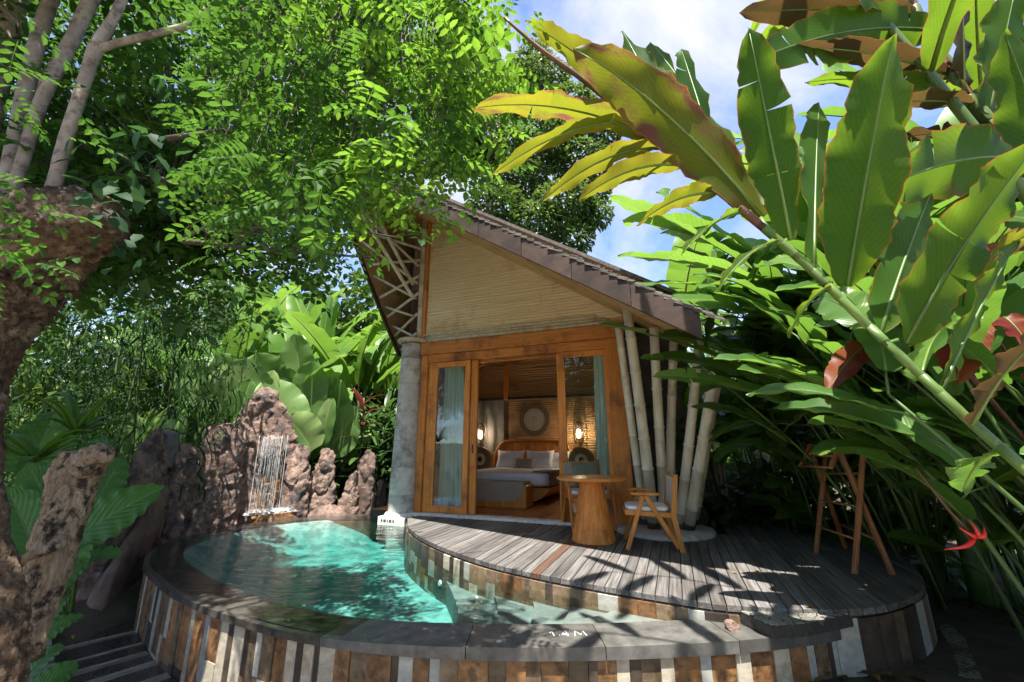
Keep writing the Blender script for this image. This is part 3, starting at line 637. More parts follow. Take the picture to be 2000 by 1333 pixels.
def bamboo(p, q, r0, r1=None, node=0.42, n=10, bend=0.0):
    p, q = Vector(p), Vector(q); L = (q - p).length; r1 = r0 if r1 is None else r1; pts = []; rad = []
    k = 0.0; ph = random.uniform(0.1, node)
    zs = [0.0]; x = ph
    while x < L - 0.06: zs += [x - 0.014, x - 0.005, x + 0.005, x + 0.014]; x += node * random.uniform(0.85, 1.15)
    zs.append(L); sd = (q - p).orthogonal().normalized()
    for i, t in enumerate(zs):
        f_ = t / L; r = r0 + (r1 - r0) * f_
        if 0 < i < len(zs) - 1 and (i - 1) % 4 in (1, 2): r *= 1.15
        pts.append(p.lerp(q, f_) + sd * bend * math.sin(PI * f_)); rad.append(r)
    return tube(pts, rad, n)
# stone drum pillar standing in the pool
z = -1.1; i = 0
while z < 2.98:
    h = min(random.uniform(0.42, 0.52), 2.985 - z); r = lambda zz: 0.245 - 0.06 * max(zz, 0) / 3.0
    if 2.985 - z - h < 0.2: h = 2.985 - z
    MB().add(*lathe([(r(z) - .006, z + .001), (r(z), z + .008), (r(z + h / 2) + 0.001, z + h / 2), (r(z + h), z + h - .008), (r(z + h) - .006, z + h - .001)], 28, (-0.17, -0.05, 0))).build('pillar_drum', MT['pillar'], villa, True); z += h
part('plinth', 'plaster', [lathe([(0.30, -0.2), (0.30, -0.02), (0.29, 0.0), (0.27, 0.03), (0.2, 0.035)], 28, (-0.17, -0.05, 0)), bx(-0.43, 0.10, -0.36, -0.14, -0.155, -0.02, 0.008)])
for k, (a, w_) in enumerate([(-0.36, 0.03), (-0.31, 0.05), (-0.24, 0.02), (-0.20, 0.05), (-0.13, 0.03)]):
    part('lettering', 'ink', bx(a, a + w_, -0.3625, -0.3605, -0.10, -0.06))
ring = [(-0.17 + 0.235 * math.cos(q), -0.05 + 0.235 * math.sin(q), 3.03) for q in np.linspace(PI * 1.02, PI * 1.98, 14)]
part('bamboo_ring', 'bamboo', tube([(-0.40, 0.3, 3.03)] + ring + [(0.1, -0.02, 3.03)], 0.045, 10), True)
# threshold, floor
part('threshold', 'plaster', bx(0.02, 3.62, -0.16, 0.06, -0.02, 0.035, 0.01))
fl = tag(MB().add(*bx(-0.9, 3.75, 0.065, 3.75, -0.2, 0.01)).build('inner_floor', MT['deck_dark'], villa), None, None)
for i in range(26):
    s0 = -0.9 + i * 0.178
    part('floorboard', 'teak_h', bx(s0, s0 + 0.174, 0.07, 3.72, 0.0, 0.02 + random.uniform(-.0015, .0015)), parent=fl)
# door frame
part('jamb', 'teak', bx(0.055, 0.20, -0.07, 0.09, 0.036, 2.75, 0.006))
part('jamb', 'teak', bx(3.44, 3.70, -0.07, 0.09, 0.036, 2.75, 0.006))
part('header_beam', 'teak_h', bx(0.045, 3.72, -0.10, 0.12, 2.752, 2.975, 0.008))
part('track', 'teak_h', bx(0.20, 3.44, -0.055, 0.10, 2.60, 2.749, 0.004))
for k in (0, 1): part('track', 'teak_h', bx(0.201, 3.439, 0.102 + 0.03 * k, 0.118 + 0.03 * k, 2.56, 2.60))
def leaf(s0, s1, d, wl, wr, handle):
    b = MB()
    for q in (bx(s0, s0 + wl, d, d + .045, 0.045, 2.598, .005), bx(s1 - wr, s1, d, d + .045, 0.045, 2.598, .005), bx(s0 + wl + .001, s1 - wr - .001, d + .003, d + .042, 0.045, 0.15, .005), bx(s0 + wl + .001, s1 - wr - .001, d + .003, d + .042, 2.5, 2.598, .005)): b.add(*q)
    o = b.build('sliding_door', MT['teak'], villa)
    part('pane', 'glass', bx(s0 + wl - .005, s1 - wr + .005, d + .019, d + .026, 0.148, 2.502), parent=o)
    if handle: part('handle', 'black', bx(s1 - wr / 2 - .014, s1 - wr / 2 + .014, d - .004, d + .002, 1.0, 1.14, .003), parent=o)
leaf(0.205, 1.05, -0.035, 0.20, 0.10, False)
st_ = part('sliding_door', 'teak', bx(1.055, 1.18, 0.015, 0.07, 0.045, 2.598, .005)); part('handle', 'black', bx(1.10, 1.128, 0.008, 0.014, 1.0, 1.14, .003), parent=st_)
leaf(2.62, 3.44, -0.035, 0.13, 0.06, False)
# curtains
def curtain(s0, s1, b0, b1, label):
    v = []; f = []; n = 70; m = 10
    for j in range(m + 1):
        z = 0.09 + (2.55 - 0.09) * j / m; tt = j / m
        a, c = b0 + (s0 - b0) * tt, b1 + (s1 - b1) * tt
        for i in range(n + 1):
            x = i / n; v.append((a + (c - a) * x, 0.22 + 0.035 * math.sin(x * 36 + 0.4 * math.sin(j)) * (1.1 - 0.4 * tt) + 0.012 * math.sin(x * 83), z))
    for j in range(m):
        for i in range(n): f.append((j * (n + 1) + i, j * (n + 1) + i + 1, (j + 1) * (n + 1) + i + 1, (j + 1) * (n + 1) + i))
    o = MB().add(v, f).build('curtain', MT['curtain'], None, True); o.location = A0; o.rotation_euler = (0, 0, VR)
    o.location = A0; tag(o, label, 'curtain')
curtain(0.40, 0.80, 0.36, 0.95, 'pale aqua curtain behind the left glass door')
curtain(3.18, 3.66, 3.14, 3.70, 'pale aqua curtain behind the right glass door')
# gable wall of split bamboo
gb = part('gable_wall', 'woven', ([(0, .05, 2.97), (3.72, .05, 2.97), (3.72, .05, roofz(3.72)), (0, .05, roofz(0)), (0, .12, 2.97), (3.72, .12, 2.97), (3.72, .12, roofz(3.72)), (0, .12, roofz(0))], [(0, 1, 2, 3), (7, 6, 5, 4), (0, 4, 5, 1), (1, 5, 6, 2), (2, 6, 7, 3), (3, 7, 4, 0)]))
def slats(s0, smax, z0, z1, dface, name, mat, parent, pitch=0.056, face=-1):
    b = MB(); z = z0; row = 0
    while z < z1 - 0.01:
        h = pitch * random.uniform(0.85, 1.1); lim = smax(z + h)
        s = s0 - random.uniform(0, 0.8)
        while s < lim - 0.02:
            L = random.uniform(1.6, 3.2); a, c = max(s, s0), min(s + L, lim)
            if c - a > 0.03:
                t = random.uniform(0.016, 0.024); tl = random.uniform(-.0015, .0015); a += .002; c -= .002
                pr = [(0, 0.001), (t * .75, h * .12), (t, h * .5), (t * .75, h * .88), (0, h * .99)]
                v = [(a, dface + face * p, z + q) for p, q in pr] + [(c, dface + face * p, z + q + tl) for p, q in pr]
                f = [(i, i + 5, i + 6, i + 1) for i in range(4)] + [(4, 3, 2, 1, 0), (5, 6, 7, 8, 9)]
                b.add(v, f)
            s += L
        z += h; row += 1
    o = b.build(name, MT[mat], parent); o['kind'] = 'stuff'; return o
slats(0.06, lambda z: min((6.06 - z) / 0.633, 3.7), 3.12, 6.0, 0.048, 'bamboo_slats', 'slat', gb)
part('trim_pole', 'bamboo', bamboo((0.02, -0.0, 3.03), (3.52, -0.0, 3.03), 0.045), True)
part('trim_pole', 'bamboo', bamboo((0.05, 0.02, 3.10), (3.45, 0.02, 3.10), 0.032), True)
part('trim_pole', 'bamboo', bamboo((0.05, 0.005, 3.155), (3.3, 0.005, 3.155), 0.028), True)
part('trim_pole', 'bamboo', bamboo((-0.10, -0.02, roofz(-0.1) - .05), (3.6, -0.02, roofz(3.6) - .03), 0.04), True)
part('corner_post', 'bamboo', bamboo((-0.06, -0.0, 3.06), (-0.10, -0.0, 6.12), 0.055), True)
part('corner_strip', 'teak', bx(0.0, 0.05, -0.02, 0.05, 3.0, 6.06))
for s in (1.35, 2.35): part('batten', 'slat', bx(s, s + .012, 0.022, 0.03, 3.18, roofz(s) - .05))
# roof: right slope, steep left side, fascia boards, shingles
rs = lambda s, d, up=0.0: (s, d, roofz(s, d) + up)
roof = part('roof', 'woven', ([rs(P_S, vd(P_S)), rs(R_S, vd(R_S)), rs(R_S, 5.2), rs(P_S, 5.2), rs(P_S, vd(P_S), .07), rs(R_S, vd(R_S), .07), rs(R_S, 5.2, .07), rs(P_S, 5.2, .07)], [(0, 3, 2, 1), (4, 5, 6, 7), (0, 1, 5, 4), (1, 2, 6, 5), (2, 3, 7, 6), (3, 0, 4, 7)]))
dirv = Vector((R_S - P_S, R_D - P_D, -0.68 * (R_S - P_S))); n_b = 9
for i in range(n_b):
    a, c = i / n_b, (i + 1) / n_b; L = R_S - P_S; v = []
    for t in (a + .0006, c - .0006):
        s = P_S + L * t; d = vd(s)
        v += [(s, d - .045, vz(s) - .11), (s, d - .003, vz(s) - .11), (s, d - .003, vz(s) + .15), (s, d - .045 - .004 * (i % 2), vz(s) + .15)]
    part('fascia_board', 'fascia', (v, [(0, 1, 2, 3), (7, 6, 5, 4), (0, 4, 5, 1), (1, 5, 6, 2), (2, 6, 7, 3), (3, 7, 4, 0)]), parent=roof)
# fascia trim below and bamboo under the verge
part('verge_pole', 'bamboo', bamboo((P_S + .3, vd(P_S + .3) + .12, vz(P_S + .3) - .03), (1.9, vd(1.9) + .12, vz(1.9) - .03), 0.04), True, roof)
# shingle courses lapping over the verge
slope = math.atan(0.68); course = 0.10; Ls = (R_S - P_S + 0.1) / math.cos(slope); k = 0
ev, ew = Vector((math.cos(slope), 0, -math.sin(slope))), Vector((math.sin(slope), 0, math.cos(slope)))
nrow = int(Ls / course)
for r in range(nrow + 1):
    base = Vector((P_S, 0, vz(P_S) + .12)) + ev * (r * course)
    s = base.x; sag = 0.0
    for c in range(3):
        d0 = vd(min(max(s, P_S), R_S)) - 0.062 + c * 0.21 + random.uniform(-.012, .012)
        w = 0.205; tilt = 0.13 + random.uniform(-.03, .05); L = 0.17 + random.uniform(-.015, .015)
        ax = (ev * math.cos(tilt * 0) + ew * 0).normalized(); hi = ew * (0.022 + tilt * 0.08)
        q0 = base + Vector((0, d0, 0)); low = q0 + ev * L + hi
        th = ew * 0.016; W_ = Vector((0, w, 0))
        lift = Vector((0, 0, .40 * .21 * c)); q0 = q0 + lift; low = low + lift; W_ = W_ + Vector((0, 0, .08))
        v = [q0, low, low + W_, q0 + W_, q0 + th, low + th, low + W_ + th, q0 + W_ + th]
        part('shingle', 'shingle', (v, [(0, 3, 2, 1), (4, 5, 6, 7), (0, 1, 5, 4), (1, 2, 6, 5), (2, 3, 7, 6), (3, 0, 4, 7)]), parent=roof)
# the rest of the right slope, out of sight behind the first courses
v = [rs(P_S, vd(P_S) + .78, .20), rs(R_S, vd(R_S) + .78, .20), rs(R_S, 5.2, .20), rs(P_S, 5.2, .20)]
part('roof_cover', 'shingle', (v + [(a, b_, c + .05) for a, b_, c in v], [(0, 3, 2, 1), (4, 5, 6, 7), (0, 1, 5, 4), (1, 2, 6, 5), (2, 3, 7, 6), (3, 0, 4, 7)]), parent=roof)
# left side: a steep sail from the prow back down to the pillar
PR = Vector((P_S, P_D, vz(P_S))); LB = Vector((-0.98, 0.72, 3.0)); RB = Vector((P_S, 5.2, roofz(P_S, 5.2))); LBB = Vector((-1.25, 5.2, 2.6)); LLOW = Vector((-0.96, 1.6, 1.6))
nrm = Vector((-1, 0, 0.1)).normalized()
mid = lambda a, c, t: a.lerp(c, t)
edge = spline([PR, PR.lerp(LB, 0.34) + Vector((-0.10, 0.04, 0.0)), PR.lerp(LB, 0.7) + Vector((-0.07, 0.02, 0)), LB], 6)
back = [RB.lerp(LBB, i / (len(edge) - 1)) for i in range(len(edge))]
v = []; f = []; ne = len(edge)
for a, c in zip(edge, back):
    for t in (0, .15, .3, .5, 1): v.append(a.lerp(c, t))
for i in range(ne - 1):
    for j in range(4): f.append((i * 5 + j, i * 5 + j + 1, (i + 1) * 5 + j + 1, (i + 1) * 5 + j))
o = part('left_roof', 'woven', (v + [q + nrm * .07 for q in v], [q for q in f] + [tuple(x + len(v) for x in q[::-1]) for q in f]), parent=roof)
for i in range(0, ne - 1, 3):
    a, c = edge[i], edge[min(i + 3, ne - 1)]
    part('verge_board', 'fascia', beam(a + nrm * .03 + (c - a).normalized() * .004, c + nrm * .03 - (c - a).normalized() * .004, 0.05, 0.13, up=(0, 1, 0.6)), parent=roof)
inn = lambda p, k=.06: p - nrm * k
post = lambda z: Vector((-0.13, -0.02, z))
E_ = lambda t: inn(edge[int(round(t * (ne - 1)))].lerp(edge[min(int(round(t * (ne - 1))) + 1, ne - 1)], 0.0), 0.05)
for t, zz in ((0.30, 5.0), (0.46, 4.75), (0.60, 4.42), (0.73, 4.05), (0.86, 3.62), (0.97, 3.22)):
    part('rafter', 'bamboo_w', bamboo(E_(t), post(zz - 0.02), 0.028), True, roof)
for t, zz in ((0.16, 4.62), (0.36, 4.25), (0.52, 3.92), (0.66, 3.55), (0.80, 3.15)):
    part('rafter', 'bamboo_w', bamboo(E_(t) + Vector((.05, 0, 0)), post(zz) + Vector((-.05, .02, 0)), 0.024), True, roof)
part('rafter', 'bamboo_w', bamboo(E_(0.12) + Vector((.12, 0, -.1)), post(3.9) + Vector((-.06, -.06, 0)), 0.036), True, roof)
part('rafter', 'bamboo_w', bamboo(E_(0.05) + Vector((.2, .3, -.05)), post(4.2) + Vector((-.1, -.05, 0)), 0.036), True, roof)
# right soffit poles
for k, t in enumerate(np.linspace(0.10, 0.5, 4)):
    s = P_S + (R_S - P_S) * t
    part('rafter', 'bamboo', bamboo((s, vd(s) + .05, roofz(s, vd(s)) - .035), (s, 0.1, roofz(s, .1) - .035), 0.03), True, roof)
# interior shell
part('back_wall', 'woven', bx(-0.95, 3.8, 3.74, 3.84, 0, 5.0))
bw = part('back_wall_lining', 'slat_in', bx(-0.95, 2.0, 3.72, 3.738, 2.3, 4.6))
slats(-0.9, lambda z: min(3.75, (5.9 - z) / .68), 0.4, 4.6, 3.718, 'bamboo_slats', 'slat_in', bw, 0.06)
part('wall_panel', 'greywall', bx(-0.9, 0.20, 3.66, 3.697, 0.02, 2.30))
part('wall_post', 'teak', bx(0.20, 0.32, 3.62, 3.697, 2.30, 5.2, .006))
part('wall_rail', 'deck_dark', bx(-0.9, 3.75, 3.62, 3.697, 2.31, 2.36))
part('left_wall', 'greywall', ([(-0.36, .1, 0), (-0.95, 1.0, 0), (-0.95, 3.8, 0), (-0.36, .1, 5.6), (-0.95, 1.0, 5.6), (-0.95, 3.8, 5.6)], [(0, 1, 4, 3), (1, 2, 5, 4)]))
part('right_wall', 'darkwall', bx(3.72, 3.80, 0.1, 3.9, 0, 3.0))
part('brace', 'teak_h', beam((-0.9, 3.5, 3.05), (0.26, 3.6, 3.62), .07, .09))
# bamboo post bundle at the right corner, on its own round footing
part('footing', 'plaster', lathe([(0.64, -0.04), (0.645, 0.03), (0.62, 0.055), (0.3, 0.06)], 36, (4.06, -0.08, 0)), True)
part('corner_wall', 'darkwall', [bx(3.721, 3.79, -0.05, 0.35, 0, 3.7), bx(3.80, 4.6, 0.34, 0.42, 0, 3.1)])
def lw(p): s, d = W2L(p); return Vector((s, d, p[2]))
for (bu, bv, tu, tv, ty_, r) in ((1262, 1026, 1208, 640, 5.55, .050), (1278, 1034, 1224, 600, 5.25, .064), (1300, 1030, 1277, 640, 5.15, .058), (1308, 1030, 1316, 660, 5.5, .056), (1326, 1034, 1366, 660, 5.05, .056), (1344, 1036, 1400, 700, 4.95, .062), (1356, 1024, 1412, 690, 5.3, .050)):
    r *= 1.18; p = gr(bu, bv, 0.05); q = at(tu, tv, ty_); s, d = W2L(q); q.z = min(q.z, roofz(s, d) - 0.02)
    part('bamboo_post', 'bamboo_w', bamboo(lw(p), lw(q), r, r * .86, 0.46, 12, random.uniform(-.02, .02)), True)
    part('post_foot', 'darkwall', tube([lw(p) - Vector((0, 0, .0)), lw(p) + (lw(q) - lw(p)).normalized() * .10], [r * 1.12, r * 1.10], 12), True)
part('socket_box', 'acgrey', bx(3.71, 3.75, -0.12, -0.075, 1.62, 1.74, .004))

# ---------------------------------------------------------------- furniture inside
def vthing(name, label, cat, s, d, z=0.02, group=None, rz=0.0): return thing(name, label, cat, L2W(s, d, z), VR + rz, group)
bed = vthing('bed', 'low teak platform bed with white mattress and rounded headboard', 'bed', 1.0, 1.55)
hull = []
for j, (zz, k) in enumerate([(0.10, -0.30), (0.14, -0.18), (0.24, -0.02), (0.33, 0.04), (0.35, 0.04)]):
    hull.append([(-0.95 - k * .9, -0.02), (0.95 + k * .9, -0.02), (0.95 + k * .9, 1.98), (-0.95 - k * .9, 1.98)])
v = [(x, y, zz) for (zz, k), h in zip([(0.06, 0), (0.10, 0), (0.20, 0), (0.29, 0), (0.31, 0)], hull) for x, y in h]
f = [(i * 4 + j, i * 4 + (j + 1) % 4, i * 4 + 4 + (j + 1) % 4, i * 4 + 4 + j) for i in range(4) for j in range(4)] + [(3, 2, 1, 0), (16, 17, 18, 19)]
part('bed_frame', 'honey', (v, f), parent=bed)
part('bed_base', 'deck_dark', bx(-0.6, 0.6, 0.3, 1.8, 0.0, 0.07), parent=bed)
def pad(s, r, c, name, mat, parent, puff=0.0, n=14, wr=0.0, seed=0):    # soft rounded block
    v = []; f = []; sx, sy, sz = s
    for i in range(n + 1):
        th = PI * i / n
        for j in range(2 * n):
            ph = 2 * PI * j / (2 * n)
            d = [math.sin(th) * math.cos(ph), math.sin(th) * math.sin(ph), math.cos(th)]
            p = [math.copysign(abs(q) ** e, q) for q, e in zip(d, r)]
            w_ = wr * fbm((p[0] * 2 + seed, p[1] * 2, p[2] * 2), 3, 1.4)
            v.append((c[0] + p[0] * sx / 2 * (1 + w_), c[1] + p[1] * sy / 2 * (1 + w_), c[2] + p[2] * sz / 2 * (1 + w_) ))
    for i in range(n):
        for j in range(2 * n):
            k = (j + 1) % (2 * n); f.append((i * 2 * n + j, (i + 1) * 2 * n + j, (i + 1) * 2 * n + k, i * 2 * n + k))
    return MB().add(v, f).build(name, MT[mat], parent, True)
pad((1.92, 2.0, 0.30), (.25, .25, .35), (0, 0.99, 0.455), 'mattress', 'linen', bed, n=20, wr=.01)
part('throw', 'throw', [bx(0.62, 0.972, 0.12, 0.95, 0.603, 0.612), bx(0.964, 0.980, 0.12, 0.95, 0.34, 0.612)], parent=bed)
hb = [(-1.04, 0.0), (-1.04, .62)] + [(-1.04 + .42 - .42 * math.cos(q), .62 + .62 * math.sin(q) * 1.0) for q in np.linspace(0.1, PI / 2, 8)] + [(1.04 - .42 + .42 * math.cos(q), .62 + .62 * math.sin(q)) for q in np.linspace(PI / 2, 0.1, 8)] + [(1.04, .62), (1.04, 0)]
v = [(x, 2.02, z) for x, z in hb] + [(x, 2.07, z) for x, z in hb]; n = len(hb)
hbo = part('headboard', 'teak', (v, [tuple(range(n)), tuple(range(2 * n - 1, n - 1, -1))] + [(i, n + i, n + (i + 1) % n, (i + 1) % n) for i in range(n)]), parent=bed)
part('headboard_rim', 'honey', tube([(x, 2.0, z) for x, z in hb[1:-1]], 0.025, 8), True, hbo)
for i in range(18):
    x = -0.9 + i * 0.106; zt_ = 1.2 if abs(x) < .6 else 1.2 - (abs(x) - .6) * .8
    part('panel_strip', 'teak', bx(x, x + .09, 2.0, 2.018, .3, zt_ - .02, .004), parent=hbo)
def pillow(label, s, d, z, sz, lean, mat, rz=0.0, seed=0):
    n = 14; v = []; f = []; w_, h_, t_ = sz
    for side_ in (1, -1):
        for i in range(n + 1):
            for j in range(n + 1):
                a, c = i / n * 2 - 1, j / n * 2 - 1
                pin = 1 - 0.10 * (1 - abs(c) ** 2) * abs(a) ** 3; pin2 = 1 - 0.10 * (1 - abs(a) ** 2) * abs(c) ** 3
                th = (max(1 - a ** 4, 0) * max(1 - c ** 4, 0)) ** .5 * t_ / 2 * (1 + .25 * fbm((a * 2 + seed, c * 2, side_), 3))
                v.append((a * w_ / 2 * pin, side_ * th, (c + 1) * h_ / 2 * pin2))
    N1 = (n + 1) ** 2
    for i in range(n):
        for j in range(n):
            q = (i * (n + 1) + j, i * (n + 1) + j + 1, (i + 1) * (n + 1) + j + 1, (i + 1) * (n + 1) + j); f.append(q); f.append(tuple(N1 + x for x in q[::-1]))
    o = MB().add(v, f).build('pillow', MT[mat], None, True); o.location = L2W(s, d, z); o.rotation_euler = (-lean, 0, VR + rz); tag(o, label, 'pillow', 'pillows on the bed')
pillow('white bed pillow on the left half of the bed', 0.54, 3.18, 0.60, (0.72, 0.46, 0.20), 0.35, 'linen', .03, 1)
pillow('white bed pillow on the right half of the bed', 1.28, 3.16, 0.60, (0.72, 0.46, 0.20), 0.35, 'linen', -.03, 5)
pillow('white pillow at the far right edge of the bed, half hidden', 1.72, 3.36, 0.58, (0.5, 0.44, 0.18), 0.25, 'linen', -.05, 7)
pillow('small taupe cushion in front of the white pillows', 1.0, 2.90, 0.60, (0.52, 0.27, 0.13), 0.4, 'taupe', .02, 9)
# bench at the foot of the bed
bn = vthing('bench', 'teak bench with taupe upholstered front at the foot of the bed', 'bench', 1.05, 0.98)
part('bench_body', 'honey', bx(-0.75, 0.68, 0, 0.42, 0, 0.41, .02), parent=bn)
fr_ = [(-0.74, .12), (0.36, .12)] + [(0.36 + .27 * math.sin(q), .39 - .27 * math.cos(q)) for q in np.linspace(0.1, PI / 2, 8)] + [(.63, .425), (-0.74, .425)]
n = len(fr_); v = [(x, -.012, z) for x, z in fr_] + [(x, .02, z) for x, z in fr_]
part('upholstered_front', 'taupe', (v, [tuple(range(n)), tuple(range(2 * n - 1, n - 1, -1))] + [(i, n + i, n + (i + 1) % n, (i + 1) % n) for i in range(n)]), parent=bn)
part('seat_pad', 'taupe', bx(-0.74, 0.64, 0.0, 0.41, 0.412, 0.455, .015), parent=bn)
# wall disc, lamps, round hangings
dk = vthing('woven_wall_disc', 'round woven wall disc with pale centre above the headboard', 'wall decoration', 1.05, 3.63, 1.77)
def disc(r0, r1, d0, d1, n=40, k=3):
    v = []; f = []
    for r, d in ((r0, d1), (r0, d0), (r1, d0), (r1, d1)):
        for j in range(n): q = 2 * PI * j / n; v.append((r * math.cos(q), d, r * math.sin(q)))
    for i in range(4):
        for j in range(n): l = (j + 1) % n; f.append((i * n + j, i * n + l, ((i + 1) % 4) * n + l, ((i + 1) % 4) * n + j))
    return v, f
part('dark_rim', 'rattan', disc(.28, .40, -.02, .05), parent=dk)
for i in range(7): part('woven_ring', 'rope', disc(.005 + .04 * i, .04 + .04 * i, -.012 - .004 * (i % 2), .03), parent=dk)
for s, lab in ((-0.41, 'left'), (2.19, 'right')):
    lp = vthing('wall_lamp', f'black wire cage wall lamp with warm glow {lab} of the bed', 'lamp', s, 3.52, 1.42, 'lamps beside the bed')
    b = MB()
    for i in range(10):
        a = 2 * PI * i / 10
        b.add(*tube([(.13 * math.sin(t) * math.cos(a), .13 * math.sin(t) * math.sin(a), -.29 * math.cos(t)) for t in np.linspace(.25, PI - .25, 9)], .007, 5))
    for zz in (-.28, .28): b.add(*lathe([(.03, zz - .015), (.035, zz), (.03, zz + .015)], 10))
    b.build('cage', MT['black'], lp)
    MB().add(*lathe([(.02, -.12), (.05, -.10), (.055, .0), (.05, .08), (.02, .10)], 14)).build('bulb', MT['glow'], lp, True)
    part('bracket', 'black', beam((0, .0, -.24), (0, .14, -.24), .03, .03), parent=lp)
    ld = bpy.data.lights.new('lamp_light', 'POINT'); ld.energy = 26; ld.color = (1.0, 0.80, 0.56); ld.shadow_soft_size = .06
    lo = bpy.data.objects.new('lamp_light', ld); COL.objects.link(lo); lo.parent = lp; lo.location = (0, -.02, .0)
    ms = vthing('woven_pot', f'round rattan ring with white middle standing {lab} of the bed', 'ornament', s + .06, 3.40, .80, 'rattan rings beside the bed')
    part('ring_body', 'rattan', disc(.15, .30, .0, .10), parent=ms); part('white_ring', 'rope', disc(.07, .148, -.02, .06), parent=ms); part('dark_centre', 'black', disc(.001, .068, .02, .05), parent=ms)
    ns = vthing('nightstand', f'dark bedside cabinet {lab} of the bed', 'cabinet', s + .05, 3.42, .02, 'cabinets beside the bed')
    part('cabinet_body', 'teak_h', bx(-.22, .22, -.18, .2, 0.04, .46, .01), parent=ns); part('cabinet_top', 'teak_h', bx(-.25, .25, -.2, .22, .462, .49, .006), parent=ns)

# ---------------------------------------------------------------- furniture on the deck
tp = gr(1160, 1057, 0); tp.z = 0.0
tbl = thing('round_table', 'round orange teak table with wide conical pedestal', 'table', tp)
n = 18; v = []; f = []
for r, z in ((.255, 0.0), (.262, .01), (.245, .10), (.205, .30), (.165, .52), (.135, .69)):
    for j in range(n * 2):
        q = 2 * PI * j / (n * 2); rr = r * (1.0 if j % 2 == 0 else 1.012); v.append((rr * math.cos(q), rr * math.sin(q), z))
for i in range(5):
    for j in range(n * 2): k = (j + 1) % (n * 2); f.append((i * 2 * n + j, i * 2 * n + k, (i + 1) * 2 * n + k, (i + 1) * 2 * n + j))
f.append(tuple(range(2 * n - 1, -1, -1))); f.append(tuple(range(10 * n, 12 * n)))
MB().add(v, f).build('pedestal', MT['teak'], tbl)
MB().add(*lathe([(.12, .692), (.40, .70), (.425, .712), (.43, .722), (.425, .738), (.41, .742), (.1, .743)], 48)).build('tabletop', MT['honey'], tbl, False)
def chair(label, loc, rz, wood):
    c = thing('armchair', label, 'chair', loc, rz, 'woven armchairs at the round table')    # front faces local -Y
    for sx in (-1, 1):
        x = sx * .265; up = (1, 0, 0)
        part('front_leg', wood, beam((x, -.28, 0), (x, -.075, .57), .046, .034, up, .006), parent=c)
        part('side_brace', wood, beam((x - .002 * sx, -.05, .57), (x - .002 * sx, .265, .035), .052, .030, up, .006), parent=c)
        pts = [(.27, 0.0), (.325, 0.0), (.262, .36), (.315, .80), (.27, .80), (.205, .36)]
        nn = len(pts); v = [(x - .018, a, z) for a, z in pts] + [(x + .018, a, z) for a, z in pts]
        part('back_leg', wood, (v, [tuple(range(nn)), tuple(range(2 * nn - 1, nn - 1, -1))] + [(i, nn + i, nn + (i + 1) % nn, (i + 1) % nn) for i in range(nn)]), parent=c)
        part('armrest', wood, box((x, -.055, .588), (.07, .31, .03), None, .008), parent=c)
        part('seat_rail', wood, beam((x * .93, -.28, .385), (x * .93, .22, .365), .03, .055, (0, 0, 1), .006), parent=c)
    for y, z in ((-.27, .385), (.215, .365)): part('cross_rail', wood, beam((-.245, y, z), (.245, y, z), .03, .05), parent=c)
    part('cross_rail', wood, beam((-.245, .283, .76), (.245, .283, .76), .025, .04), parent=c)
    pad((.48, .47, .06), (.3, .3, .5), (0, -.03, .425), 'seat_cushion', 'linen', c, n=10)
    b = MB()
    for i in range(22):
        z = .47 + i * .0135; y = .235 + (z - .40) * .10
        b.add(*tube([(-.245 + .49 * t / 16, y + .007 * math.sin(t * PI / 1.33 + PI * (i % 2)), z + .003 * math.sin(t * 2.1 + i)) for t in range(17)], .0078, 5))
    for i in range(12):
        x = -.22 + i * .04; b.add(*tube([(x, .235 + .0 + (z - .40) * .10, z) for z in (.465, .6, .765)], .006, 4))
    o = b.build('woven_back', MT['rope'], c, True); o['kind'] = 'stuff'
    return c
chair('honey teak armchair beside the round table, in profile before the bamboo posts', (gr(1272, 1066)[0], gr(1272, 1066)[1], 0), -PI / 2 - .20, 'honey')
chair('dark armchair with woven back half hidden behind the round table', (1.07, 6.25, 0), .12, 'teak').scale = (1.08, 1.08, 1.14)
# towel rack
rk = thing('drying_rack', 'reddish wooden A-frame drying rack under the leaning plants', 'rack', (3.32, 4.5, 0), 0)
def rkp(p): return Vector(p) - Vector((3.32, 4.5, 0))
fl1, fl2, br1, br2 = gr(1594, 1082), gr(1657, 1073), gr(1669, 1122), gr(1751, 1126)
tl, tr = at(1590, 868, 4.95), at(1640, 862, 4.35)
for a, h1, c_, h2 in ((fl1, at(1612, 890, 4.9), fl2, at(1584, 868, 4.8)), (br1, at(1686, 880, 4.15), br2, at(1640, 868, 4.2))):
    part('leg', 'rackwood', beam(rkp(a), rkp(h1), .045, .032, (1, 0, 0), .005), parent=rk)
    part('leg', 'rackwood', beam(rkp(c_) + Vector((.0, .035, 0)), rkp(h2) + Vector((.0, .035, 0)), .045, .032, (1, 0, 0), .005), parent=rk)
def on(a, h, t): return a.lerp(h, t)
A1, A2, B1, B2 = at(1612, 890, 4.9), at(1584, 868, 4.8), at(1686, 880, 4.15), at(1640, 868, 4.2)
for t in (.26, .52, .80): part('rung', 'rackwood', tube([rkp(on(fl1, A1, t)), rkp(on(br1, B1, t))], .011, 8), True, rk)
for t in (.24, .98): part('rung', 'rackwood', tube([rkp(on(fl2, A2, t)) + Vector((0, .035, 0)), rkp(on(br2, B2, t)) + Vector((0, .035, 0))], .011, 8), True, rk)
for tt, (p, q) in enumerate(((A2, at(1563, 912, 4.7)), (B2, at(1622, 915, 4.1)))): part('top_arm', 'rackwood', beam(rkp(p), rkp(q), .04, .025, (0, 0, 1), .004), parent=rk)
